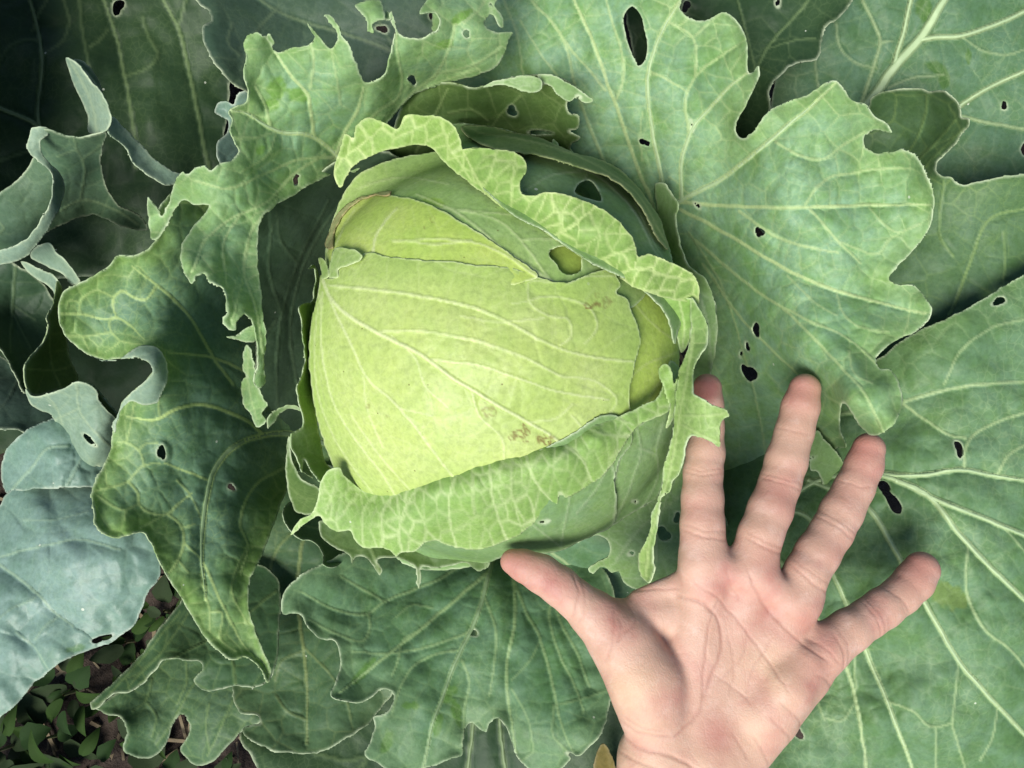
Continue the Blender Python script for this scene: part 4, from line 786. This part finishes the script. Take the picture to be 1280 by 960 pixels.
# ruffled leaf at the upper left, lip rolled over
leaf('outer_leaf', left_plant, [
    patch('-130,240 0,240 30,215 45,190 42,164 58,160 75,166 97,171 118,167 132,164 128,185 127,205 135,235 148,255 175,270 185,285 150,282 115,268 90,275 62,288 40,300 0,320 -130,330',
          Z('-120,250,17 0,245,19 40,185,20.5 45,164,22.4 97,172,22.4 130,166,22.6 127,205,19 150,258,15 178,280,11.5 115,268,15 60,288,16.5 0,310,17 75,220,19.5 -100,320,16'),
          [(4, 3, '172,280 145,262 100,250 75,262'), (3, 2, '100,250 103,200 96,188 72,195'), (3, 2, '103,200 125,180'), (3, 2, '96,188 93,172'), (3, 2, '0,290 5,285 -2,275')], tert=0.3, cell=34, curl=0.15, mslot=1),
    patch('36,170 40,160 50,158 62,162 60,168 52,176 52,190 60,203 72,214 80,238 72,262 58,288 42,310 26,324 0,330 -60,334 -60,322 0,312 30,300 52,272 64,245 62,214 50,204 38,192',
          Z('38,170,22.8 50,159,23 40,192,22.6 62,214,22 66,245,21.6 45,295,21 0,325,20.6 75,235,20.6 -60,330,20'), tert=0.25, cell=24, ruffle=0.1, edge_wave=0.1, bull=0.02, curl=-0.1, grid=2.2),
    patch('85,72 90,74 98,80 112,98 125,112 133,126 139,140 140,150 136,160 130,166 113,166 111,146 104,126 94,106 88,90',
          Z('86,73,24 112,98,24.6 139,142,24.2 130,164,23 112,160,20.4 95,106,22.2 103,126,21.4 125,130,24.2'), [(2, 2, '122,164 118,135 104,105 90,78')], tert=0.3, cell=22, ruffle=0.1, edge_wave=0.05, curl=-0.1, grid=2.2),
    patch('140,146 152,158 170,176 192,198 214,214 226,220 220,230 206,231 190,223 175,212 163,200 158,187 146,176 134,167',
          Z('140,148,22.4 170,178,21 222,222,20 200,228,20.6 160,196,21.6 138,166,22.6'), tert=0.1, ruffle=0.1, edge_wave=0.05, curl=0.12, grid=2.2),
    patch('92,74 104,78 116,90 124,104 128,116 122,110 112,98', Z('92,74,23.6 116,90,23.2 126,112,23.4 112,97,23.8'), tert=0, mslot=1, grid=1.8)],
    [M_under, leaf_mat('leaf_left_ruffled', (0.060, 0.12, 0.065), (0.08, 0.145, 0.07), (0.18, 0.26, 0.13), RIM, bloom=0.45, bloom_col=(0.12, 0.18, 0.145))])

# unseen tall leaves added beyond the left and upper edges to shade that corner
leaf('outer_leaf', left_plant, [patch('-520,-260 -360,-300 -230,-240 -170,-80 -150,60 -150,200 -170,330 -200,420 -300,460 -480,420', Z('-500,-240,17 -300,-280,20 -180,-100,21 -155,150,22 -180,380,19 -350,440,16 -450,200,17 -300,80,20'), tert=0.3, grid=5, ruffle=0.8)], M_outer)
leaf('outer_leaf', plant, [patch('-200,-520 60,-560 300,-530 420,-400 400,-220 250,-180 60,-170 -60,-180 -190,-300', Z('-180,-500,16 60,-530,17 300,-500,17 400,-250,20 200,-190,22 -40,-190,22 100,-350,20'), tert=0.3, grid=5, ruffle=0.8)], M_outer)
# ------------------------------------------------------------------ the hand (palm up, laid on the leaves)
import openvdb as vdb
HAND_Z = 26.0; HS = (CAMZ - HAND_Z) / FPX       # cm per pixel at the hand
def build_hand():
    s = 2.0
    bx0, bx1, by0, by1, bh0, bh1 = 596, 1204, 446, 1230, -84, 84
    xs = np.arange(bx0, bx1, s, dtype=np.float32); ys = np.arange(by0, by1, s, dtype=np.float32); hs = np.arange(bh0, bh1, s, dtype=np.float32)
    shape = (len(xs), len(ys), len(hs))
    def cone(G, a, b, ra, rb, flat):
        """distance to a tapered capsule, in its own window of the grid"""
        a = np.array(a, np.float32); b = np.array(b, np.float32)
        R = max(ra, rb) + 34
        lo = np.minimum(a, b) - R; hi = np.maximum(a, b) + R
        ii = [slice(max(int((lo[k] - o) / s), 0), max(min(int((hi[k] - o) / s) + 1, n), 0)) for k, (o, n) in enumerate(zip((bx0, by0, bh0), shape))]
        X = xs[ii[0]][:, None, None]; Y = ys[ii[1]][None, :, None]; Hh = hs[ii[2]][None, None, :]
        ab = b - a; ab2 = ab.copy(); ab2[2] /= flat
        den = float((ab2**2).sum()) + 1e-6
        dx = X - a[0]; dy = Y - a[1]; dh = (Hh - a[2]) / flat
        t = np.clip((dx * ab2[0] + dy * ab2[1] + dh * ab2[2]) / den, 0, 1)
        d = np.sqrt((dx - t * ab2[0])**2 + (dy - t * ab2[1])**2 + (dh - t * ab2[2])**2) - (ra + t * (rb - ra))
        return tuple(ii), d
    def chain(pts, flat=0.86):
        pts = [(640 + (a - 640) * (1 - h * HS / 36.0), 480 + (b_ - 480) * (1 - h * HS / 36.0), h, r * (1 - h * HS / 36.0)) for a, b_, h, r in pts]
        G = np.full(shape, 60.0, np.float32)
        for p, q in zip(pts[:-1], pts[1:]):
            ii, d = cone(G, p[:3], q[:3], p[3], q[3], flat); G[ii] = smin(G[ii], d, 5.0)
        return G
    def smin(a, b, k):
        h = np.clip(0.5 + 0.5 * (b - a) / k, 0, 1)
        return b * (1 - h) + a * h - k * h * (1 - h)
    fingers = [
        # x, y, height, radius
        [(884, 485, -44, 18), (884, 506, -42, 20), (884, 535, -37, 20.5), (882, 566, -30, 23.5), (879, 590, -24, 24), (878, 622, -15, 26), (878, 655, -6, 27), (880, 700, 0, 31)],
        [(1006, 487, -40, 20), (1001, 508, -38, 23), (993, 540, -32, 23.5), (983, 576, -24, 25.5), (975, 604, -18, 25.5), (963, 637, -8, 27.5), (951, 668, 0, 27.5), (940, 710, 2, 31)],
        [(1086, 561, -40, 20), (1080, 582, -38, 23), (1068, 610, -31, 24), (1052, 640, -23, 26), (1040, 664, -16, 26), (1022, 692, -7, 27.5), (1008, 716, 0, 27.5), (996, 748, 1, 31)],
        [(1152, 712, -36, 22), (1143, 726, -34, 24), (1126, 744, -28, 23.5), (1104, 760, -21, 24.5), (1085, 773, -15, 24), (1062, 788, -8, 26.5), (1030, 812, -1, 30)],
        [(641, 702, 6, 16), (654, 707, 7, 20), (676, 717, 8, 23.5), (700, 733, 6, 24.5), (718, 748, 4, 24.5), (742, 768, 2, 30), (774, 799, 2, 40), (808, 855, 2, 48)],
    ]
    palm = [
        [(880, 700, 0, 29), (875, 770, -12, 40), (868, 860, -14, 48), (862, 950, -4, 50)],
        [(940, 708, 0, 30), (920, 780, -16, 42), (895, 870, -14, 48), (872, 950, -4, 52)],
        [(996, 746, -2, 31), (965, 800, -12, 42), (925, 880, -12, 48), (885, 950, -4, 50)],
        [(1028, 812, -2, 31), (1000, 840, -4, 38), (955, 890, -4, 44), (905, 950, -4, 46)],
        [(827, 950, -4, 56), (824, 1000, -2, 54), (816, 1100, 4, 58), (808, 1260, 10, 72)],
        [(890, 955, -4, 54), (890, 1000, -2, 54), (890, 1100, 4, 60), (890, 1260, 10, 74)],
    ]
    mounds = [   # fleshy pads on the palm side
        [(788, 812, 12, 32), (806, 850, 16, 42), (816, 890, 12, 42), (826, 925, 6, 40)],      # thumb base
        [(1008, 830, 16, 24), (985, 860, 18, 32), (955, 895, 14, 34)],                        # little finger side
        [(905, 712, 14, 18), (955, 724, 16, 19), (1000, 760, 14, 18)],                       # row under the fingers
        [(872, 712, 12, 18), (885, 730, 12, 20)],
        [(800, 750, -14, 14), (845, 735, -12, 18)], [(775, 770, -8, 20), (830, 770, -10, 24)],                              # web of the thumb
    ]
    body = np.full(shape, 60.0, np.float32)
    for c in palm: body = smin(body, chain(c, 0.78), 14.0)
    for c in mounds: body = smin(body, chain(c, 0.72), 12.0)
    for f in fingers[:4]: body = smin(body, chain(f, 0.9), 9.0)
    body = smin(body, chain(fingers[4], 0.9), 13.0)
    g = vdb.FloatGrid(60.0); g.copyFromArray(body, tolerance=0.0)
    pts, quads = g.convertToQuads(0.0)
    p = pts.astype(float) * s + np.array([bx0, by0, bh0])
    return p, quads.astype(int)
hp_, hq_ = build_hand()
# normals from the mesh
def vnormals(p, q):
    n = np.cross(p[q[:, 2]] - p[q[:, 0]], p[q[:, 3]] - p[q[:, 1]])
    N = np.zeros_like(p)
    for k in range(4): np.add.at(N, q[:, k], n)
    return N / (np.linalg.norm(N, axis=1, keepdims=True) + 1e-9)
hn = vnormals(hp_, hq_)
if (hn[:, 2] * (hp_[:, 2])).sum() < 0: hq_ = hq_[:, ::-1]; hn = -hn
front = np.clip(hn[:, 2] * 1.6 + 0.25, 0, 1)
# creases: (depth px, width px, redness, points)
CREASE = [
    (3.4, 3.2, .9, '846,742 872,748 890,765 897,790 893,815 880,845 872,870'),                      # life line upper
    (2.6, 2.6, .8, '873,868 868,878 850,895 835,905'), (2.4, 2.4, .7, '895,740 885,765 878,800 874,840 872,872'),
    (2.4, 2.4, .7, '862,724 890,740 915,768 940,800 960,830 972,850'),                               # head line
    (2.6, 2.6, .7, '925,700 932,720 945,745 970,775 1000,800 1032,824'),                              # heart line
    (1.8, 2.2, .6, '1000,792 1020,800 1040,822'), (1.4, 2.0, .5, '900,700 905,720 918,745'),
    (1.6, 2.0, .5, '886,835 910,850 930,868'), (1.5, 2, .5, '905,790 912,830 905,860'), (1.3, 2, .5, '930,790 920,815 890,845'), (1.3, 2, .5, '960,790 935,830 925,860'),
    (1.6, 2.4, .6, '788,742 830,736 848,735'), (1.3, 2.2, .5, '775,745 790,770 770,785 765,795'), (1.4, 2.2, .6, '768,760 772,775 766,790'),
    # wrist rings
    (3.2, 3.4, .6, '770,916 800,922 838,930 862,945 880,962'), (2.8, 3.0, .5, '768,934 800,940 835,950 860,970'), (2.4, 3.0, .5, '770,888 785,898 806,901 832,903'), (1.8, 2.6, .4, '772,880 800,894 825,896'), (2.2, 3.0, .4, '766,955 800,962 830,975'),
    (1.6, 2.4, .5, '905,900 915,915 925,935'), (1.6, 2.6, .4, '950,880 975,905 985,925'), (1.6, 2.6, .4, '930,905 945,925 955,948'), (1.6, 2.6, .4, '962,862 985,885 1000,905'), (1.4, 2.4, .4, '1008,832 1025,842 1036,858'), (1.4, 2.4, .4, '1022,838 1030,850 1034,860'),
    # finger joints
    (2.2, 2.4, .6, '850,662 878,668 908,672'), (1.3, 2.0, .5, '852,655 878,660 906,662'), (2.0, 2.2, .5, '854,590 880,594 907,592'), (1.3, 2.0, .4, '855,584 880,588 906,586'), (1.6, 2.0, .4, '862,537 884,540 905,537'),
    (2.2, 2.4, .6, '925,668 945,678 975,692'), (1.3, 2, .5, '928,662 950,672 976,684'), (2.0, 2.2, .5, '950,598 975,602 1003,614'), (1.3, 2, .4, '952,592 978,597 1005,606'), (1.7, 2.0, .4, '970,535 993,538 1018,545'),
    (2.2, 2.4, .6, '985,702 1002,720 1028,738'), (1.3, 2, .5, '988,696 1008,712 1032,728'), (2.0, 2.2, .5, '1018,645 1040,655 1068,676'), (1.3, 2, .4, '1022,638 1044,648 1070,668'), (1.7, 2.0, .4, '1046,600 1068,606 1096,612'),
    (2.2, 2.4, .6, '1033,785 1042,802 1048,832'), (1.3, 2, .5, '1040,780 1050,798 1055,828'), (2.0, 2.2, .5, '1078,752 1092,768 1100,796'), (1.3, 2, .4, '1085,750 1098,766 1106,792'), (1.7, 2.0, .4, '1110,738 1128,750 1142,768'),
    (2.0, 2.4, .5, '712,710 722,735 712,768'), (1.3, 2, .4, '720,712 730,738 722,772'), (1.6, 2.2, .5, '765,752 762,785 752,815'),
]
disp = np.zeros(len(hp_)); cre = np.zeros(len(hp_))
for dep, wid, red, pts in CREASE:
    c = catmull(P(pts), False, 1.0)
    c = c + np.stack([fbm(c[:, 0] / 12, c[:, 1] / 12, 5), fbm(c[:, 0] / 12 + 9, c[:, 1] / 12, 6)], -1) * 2.4
    lo = c.min(0) - 12; hi = c.max(0) + 12
    k = np.nonzero((hp_[:, 0] > lo[0]) & (hp_[:, 0] < hi[0]) & (hp_[:, 1] > lo[1]) & (hp_[:, 1] < hi[1]) & (front > 0))[0]
    if not len(k): continue
    dd = np.full(len(k), 1e9); ti = np.zeros(len(k))
    for i, q in enumerate(c):
        d = (hp_[k, 0] - q[0])**2 + (hp_[k, 1] - q[1])**2; b = d < dd; dd[b] = d[b]; ti[b] = i / len(c)
    dd = np.sqrt(dd); fade = np.clip(np.minimum(ti, 1 - ti) * 7 + 0.25, 0, 1)
    disp[k] -= 0.38 * dep * np.exp(-(dd / (wid * 0.62))**2) * front[k] * fade
    disp[k] -= 0.05 * dep * np.exp(-(dd / (wid * 3.0))**2) * front[k] * fade
    cre[k] = np.maximum(cre[k], red * np.exp(-(dd / (wid * 0.8))**2) * front[k] * fade)
disp += 0.6 * fbm(hp_[:, 0] / 26, hp_[:, 1] / 26 + hp_[:, 2] / 26, 3, 3)
hp2 = hp_ + hn * disp[:, None]
red = np.zeros(len(hp_))
for x, y, r, k in [(884, 482, 30, .9), (1007, 486, 32, .8), (1087, 560, 32, .95), (1155, 708, 34, .8), (640, 700, 38, .8), (690, 722, 22, .7), (975, 620, 26, .6), (985, 600, 18, .5), (955, 700, 30, .5), (960, 760, 34, .5), (1000, 770, 24, .7), (905, 720, 34, .4), (1010, 830, 34, .5), (772, 770, 26, .5), (888, 905, 26, .8), (1062, 620, 22, .4), (1040, 690, 22, .4), (1100, 770, 20, .4), (880, 640, 26, .3), (930, 760, 40, .3), (840, 870, 40, .25), (1020, 810, 30, .4)]:
    red = np.maximum(red, k * np.exp(-((hp_[:, 0] - x)**2 + (hp_[:, 1] - y)**2) / (r * r)))
yel = np.zeros(len(hp_))
for x, y, r, k in [(785, 850, 34, .9), (800, 890, 30, .5), (955, 835, 40, .6), (930, 900, 40, .5), (860, 960, 60, .6), (800, 960, 50, .6)]:
    yel = np.maximum(yel, k * np.exp(-((hp_[:, 0] - x)**2 + (hp_[:, 1] - y)**2) / (r * r)))
# into metres; the hand leans a little: fingertips lower than the wrist
wx = (hp2[:, 0] - 640) * HS; wy = (480 - hp2[:, 1]) * HS; wz = HAND_Z + hp2[:, 2] * HS
me = bpy.data.meshes.new('hand')
me.vertices.add(len(hp2)); me.vertices.foreach_set('co', (np.stack([wx, wy, wz], -1) * 0.01).astype(np.float32).ravel())
q = hq_[:, ::-1]                       # pixel rows run downwards: flip the winding
me.loops.add(len(q) * 4); me.loops.foreach_set('vertex_index', q.astype(np.int32).ravel())
me.polygons.add(len(q)); me.polygons.foreach_set('loop_start', np.arange(0, len(q) * 4, 4, dtype=np.int32))
me.update(calc_edges=True)
me.polygons.foreach_set('use_smooth', np.ones(len(q), bool))
for nm, d in (('crease', cre), ('red', red), ('yel', yel), ('palm', front)):
    a = me.attributes.new(nm, 'FLOAT', 'POINT'); a.data.foreach_set('value', d.astype(np.float32))
m, N, L = nodes_of('skin')
co = N.new('ShaderNodeTexCoord').outputs['Object']
n1 = noise(N, L, co, 60, 5); n2 = noise(N, L, co, 260, 4, .65); n3 = noise(N, L, co, 1400, 3, .7)
c = mixc(N, L, ramp(N, L, n1, .3, .7), (0.46, 0.282, 0.203), (0.54, 0.355, 0.265))
c = mixc(N, L, mathn(N, L, 'MULTIPLY', ramp(N, L, noise(N, L, co, 130, 4, .6), .48, .72), .5), c, (0.60, 0.43, 0.35))
c = mixc(N, L, mathn(N, L, 'MULTIPLY', attr(N, 'yel'), .7), c, (0.56, 0.385, 0.235))
c = mixc(N, L, mathn(N, L, 'MULTIPLY', mathn(N, L, 'ADD', attr(N, 'red'), mathn(N, L, 'MULTIPLY', ramp(N, L, n1, .45, .7), .5)), .85), c, (0.37, 0.145, 0.115))
c = mixc(N, L, mathn(N, L, 'MULTIPLY', attr(N, 'crease'), .45), c, (0.28, 0.11, 0.08))
c = mixc(N, L, mathn(N, L, 'MULTIPLY', ramp(N, L, n3, .45, .8), .12), c, (0.32, 0.16, 0.11))
b = N.new('ShaderNodeBsdfPrincipled'); L.new(c, b.inputs['Base Color'])
b.inputs['Roughness'].default_value = 0.52; b.inputs['Specular IOR Level'].default_value = 0.35
b.inputs['Subsurface Weight'].default_value = 0.18; b.inputs['Subsurface Radius'].default_value = (1.0, 0.35, 0.2); b.inputs['Subsurface Scale'].default_value = 0.004
# skin ridges
wv = N.new('ShaderNodeTexVoronoi'); wv.feature = 'DISTANCE_TO_EDGE'; wv.inputs['Scale'].default_value = 620; L.new(co, wv.inputs['Vector'])
bp = N.new('ShaderNodeBump'); bp.inputs['Strength'].default_value = 0.35; bp.inputs['Distance'].default_value = 0.0004
mp = N.new('ShaderNodeMapping'); mp.inputs['Rotation'].default_value = (0, 0, .6); mp.inputs['Scale'].default_value = (1.0, .45, 1.0); L.new(co, mp.inputs['Vector'])
wv2 = N.new('ShaderNodeTexVoronoi'); wv2.feature = 'DISTANCE_TO_EDGE'; wv2.inputs['Scale'].default_value = 190; L.new(mp.outputs[0], wv2.inputs['Vector'])
fold = mathn(N, L, 'MULTIPLY', mathn(N, L, 'MINIMUM', wv2.outputs['Distance'], .08), 3.5)
L.new(mathn(N, L, 'ADD', fold, mathn(N, L, 'ADD', mathn(N, L, 'MINIMUM', wv.outputs['Distance'], .25), mathn(N, L, 'ADD', n3, n2))), bp.inputs['Height']); L.new(bp.outputs[0], b.inputs['Normal'])
o_ = N.new('ShaderNodeOutputMaterial'); L.new(b.outputs[0], o_.inputs[0])
me.materials.append(m)
hand = link(bpy.data.objects.new('hand', me))
tag(hand, 'open bare hand, palm up with fingers spread, laid on the leaves beside the head', 'hand')
# ------------------------------------------------------------------ soil, litter and weeds
m, N, L = nodes_of('soil')
co = N.new('ShaderNodeTexCoord').outputs['Object']
n1 = noise(N, L, co, 9, 6); n2 = noise(N, L, co, 70, 6, .7); n3 = noise(N, L, co, 400, 4, .7)
c = mixc(N, L, ramp(N, L, n2, .3, .7), (0.030, 0.020, 0.014), (0.065, 0.045, 0.032))
c = mixc(N, L, ramp(N, L, n3, .55, .75), c, (0.11, 0.085, 0.062))
c = mixc(N, L, mathn(N, L, 'MULTIPLY', ramp(N, L, n1, .5, .75), .5), c, (0.04, 0.03, 0.02))
b = N.new('ShaderNodeBsdfPrincipled'); L.new(c, b.inputs['Base Color']); b.inputs['Roughness'].default_value = .95
bp = N.new('ShaderNodeBump'); bp.inputs['Strength'].default_value = .9; bp.inputs['Distance'].default_value = .004
L.new(mathn(N, L, 'ADD', n2, n3), bp.inputs['Height']); L.new(bp.outputs[0], b.inputs['Normal'])
o_ = N.new('ShaderNodeOutputMaterial'); L.new(b.outputs[0], o_.inputs[0]); M_soil = m
# one sheet: fine near the plants, running far out
t = np.linspace(-1, 1, 261); gx = np.sign(t) * (np.abs(t) * 0.9 + np.maximum(np.abs(t) - .72, 0)**2 * 1500)
X, Y = np.meshgrid(gx, gx)
near = np.exp(-(np.maximum(np.hypot(X, Y) - .7, 0) / .6)**2)
Zg = (0.022 * fbm(X * 14, Y * 14, 4, 4) + 0.010 * fbm(X * 60, Y * 60, 9, 3)) * near + 0.015 * fbm(X * 3, Y * 3, 5, 2)
n = len(gx)
me = bpy.data.meshes.new('soil'); V = np.stack([X, Y, Zg], -1).reshape(-1, 3)
I = np.arange((n - 1) * n).reshape(n - 1, n)[:, :-1].ravel()
F = np.stack([I, I + 1, I + n + 1, I + n], -1)
me.from_pydata(V.tolist(), [], F.tolist()); me.materials.append(M_soil)
for p in me.polygons: p.use_smooth = True
ground = link(bpy.data.objects.new('ground', me)); tag(ground, 'bare brown crumbly soil below the leaves', kind='structure')
def gz(x, y):
    nr = math.exp(-(max(math.hypot(x, y) - .7, 0) / .6)**2)
    x = np.array(x); y = np.array(y)
    return float((0.022 * fbm(x * 14, y * 14, 4, 4) + 0.010 * fbm(x * 60, y * 60, 9, 3)) * nr + 0.015 * fbm(x * 3, y * 3, 5, 2))

def plain_mat(name, c1, c2, rough=.6, trans=0.0, scale=60):
    m, N, L = nodes_of(name); co = N.new('ShaderNodeTexCoord').outputs['Object']
    c = mixc(N, L, ramp(N, L, noise(N, L, co, scale, 4), .3, .7), c1, c2)
    b = N.new('ShaderNodeBsdfPrincipled'); L.new(c, b.inputs['Base Color']); b.inputs['Roughness'].default_value = max(rough, .75); b.inputs['Specular IOR Level'].default_value = .12
    o = N.new('ShaderNodeOutputMaterial')
    if trans:
        t = N.new('ShaderNodeBsdfTranslucent'); L.new(c, t.inputs['Color']); mx = N.new('ShaderNodeMixShader'); mx.inputs[0].default_value = trans
        L.new(b.outputs[0], mx.inputs[1]); L.new(t.outputs[0], mx.inputs[2]); L.new(mx.outputs[0], o.inputs[0])
    else: L.new(b.outputs[0], o.inputs[0])
    return m
rng = random.Random(11)
M_weed = [plain_mat('weed_green', (0.016, 0.038, 0.011), (0.026, 0.058, 0.015), .5, .25), plain_mat('weed_grey', (0.024, 0.040, 0.017), (0.036, 0.058, 0.023), .5, .25), plain_mat('weed_bright', (0.025, 0.056, 0.011), (0.036, 0.072, 0.015), .5, .3)]
M_stalk = plain_mat('weed_stalk', (0.10, 0.13, 0.05), (0.13, 0.11, 0.06), .6)
M_straw = plain_mat('straw', (0.13, 0.10, 0.06), (0.18, 0.15, 0.095), .8)
def weed_leaf_mesh(name, length, width, bend, lob):
    nu, nv = 9, 4; V = []; F = []
    for i in range(nu + 1):
        t = i / nu
        w = width * math.sin(math.pi * min(t * .94 + .05, 1)**0.8)**.9 * (1 + lob * math.sin(t * 17))
        for j in range(-nv, nv + 1):
            v = j / nv
            V.append((length * t, w * v, bend * math.sin(t * 2.2) * length * .35 - bend * t * t * length * .5 + abs(v)**1.3 * w * .28 + .0015 * math.sin(9 * t + 4 * v)))
    W = 2 * nv + 1
    for i in range(nu):
        for j in range(W - 1): F.append((i*W + j, (i+1)*W + j, (i+1)*W + j + 1, i*W + j + 1))
    me = bpy.data.meshes.new(name); me.from_pydata(V, [], F)
    for p in me.polygons: p.use_smooth = True
    return me
weed_leaf_meshes = []
for k in range(6):
    mm = weed_leaf_mesh('leaf', 1.0, (.30, .36, .24, .42, .33, .2)[k], (.5, .3, .7, .4, .2, .6)[k], (0, .06, .0, .08, .05, .0)[k]); mm.materials.append(M_weed[k % 3]); weed_leaf_meshes.append(mm)
def weed(px, py, size, nl, label, seed, hgt=.03):
    r = random.Random(seed)
    x = (px - 640) / FPX * .62; y = (480 - py) / FPX * .62; z = gz(x, y)
    e = empty('weed_plant', (x, y, z)); tag(e, label, 'weed', 'weeds on the soil at the lower left')
    tube('stalk', [(x, y, z - .005), (x + .003, y, z + hgt * .5), (x + .002, y + .003, z + hgt)], [.0016, .0014, .0010], M_stalk, e, 8)
    a0 = r.random() * 6.28
    for i in range(nl):
        o = bpy.data.objects.new('leaf', weed_leaf_meshes[(seed + i // 4) % 6]); col.objects.link(o); o.parent = e
        a = a0 + i * 2.4; L_ = size * (1 - .3 * i / nl) * r.uniform(.5, 1.1)
        pr = size * r.uniform(.05, .7); o.location = (pr * math.cos(a), pr * math.sin(a), hgt * r.uniform(.3, 1.0))
        o.rotation_euler = (r.uniform(-.5, .5), r.uniform(-.35, .25), a + r.uniform(-.5, .5)); o.scale = (L_, L_ * r.uniform(.75, 1.2), L_)
WEEDS = [(215, 760, .030, 7, 'leafy green weed in the gap beside the pale leaf tip'), (165, 800, .034, 8, 'bright round-leaved weed just below the blue-grey leaf edge'), (110, 850, .036, 8, 'dull grey-green weed under the blue-grey leaf'),
         (85, 905, .048, 8, 'large dark weed with pointed leaves near the lower left corner'), (35, 915, .034, 9, 'small-leaved weed in the lower left corner'), (30, 955, .036, 8, 'weed cut by the bottom edge in the left corner'), (125, 950, .044, 7, 'broad-leaved weed at the bottom edge left of the lobed leaf'),
         (205, 900, .026, 7, 'weed showing in the notch of the lobed leaf'), (225, 965, .036, 8, 'weed below the lobed leaf at the bottom edge'), (290, 955, .024, 6, 'small weed between two leaves at the bottom edge'), (175, 850, .026, 7, 'tiny weed beside the folded leaf tip')]
for i, (px, py, sz, nl, lab) in enumerate(WEEDS): weed(px, py, sz * .8, nl + 4, lab, i * 3 + 1, .018 + .02 * ((i * 7) % 5) / 5)
# dry litter scattered on the soil
V = []; F = []
for k in range(900):
    x = rng.uniform(-.48, .15); y = rng.uniform(-.40, .05); L_ = rng.uniform(.006, .03); w = rng.uniform(.0006, .0016); a = rng.uniform(0, 6.28); z = gz(x, y) + .0015
    dx, dy = math.cos(a), math.sin(a); n0 = len(V); tl = rng.uniform(-.1, .2) * L_
    for sgn, tt in ((1, 0), (-1, 0), (-1, 1), (1, 1)):
        for up in (0, w): V.append((x + dx * L_ * tt - dy * w * sgn, y + dy * L_ * tt + dx * w * sgn, z + tl * tt + up))
    A = [n0 + i for i in range(8)]
    F += [(A[1], A[3], A[5], A[7]), (A[0], A[6], A[4], A[2]), (A[0], A[1], A[7], A[6]), (A[2], A[4], A[5], A[3]), (A[0], A[2], A[3], A[1]), (A[4], A[6], A[7], A[5])]
me = bpy.data.meshes.new('dry_litter'); me.from_pydata(V, [], F); me.materials.append(M_straw)
tag(link(bpy.data.objects.new('dry_litter', me)), 'dry straw bits lying on the soil', kind='stuff')
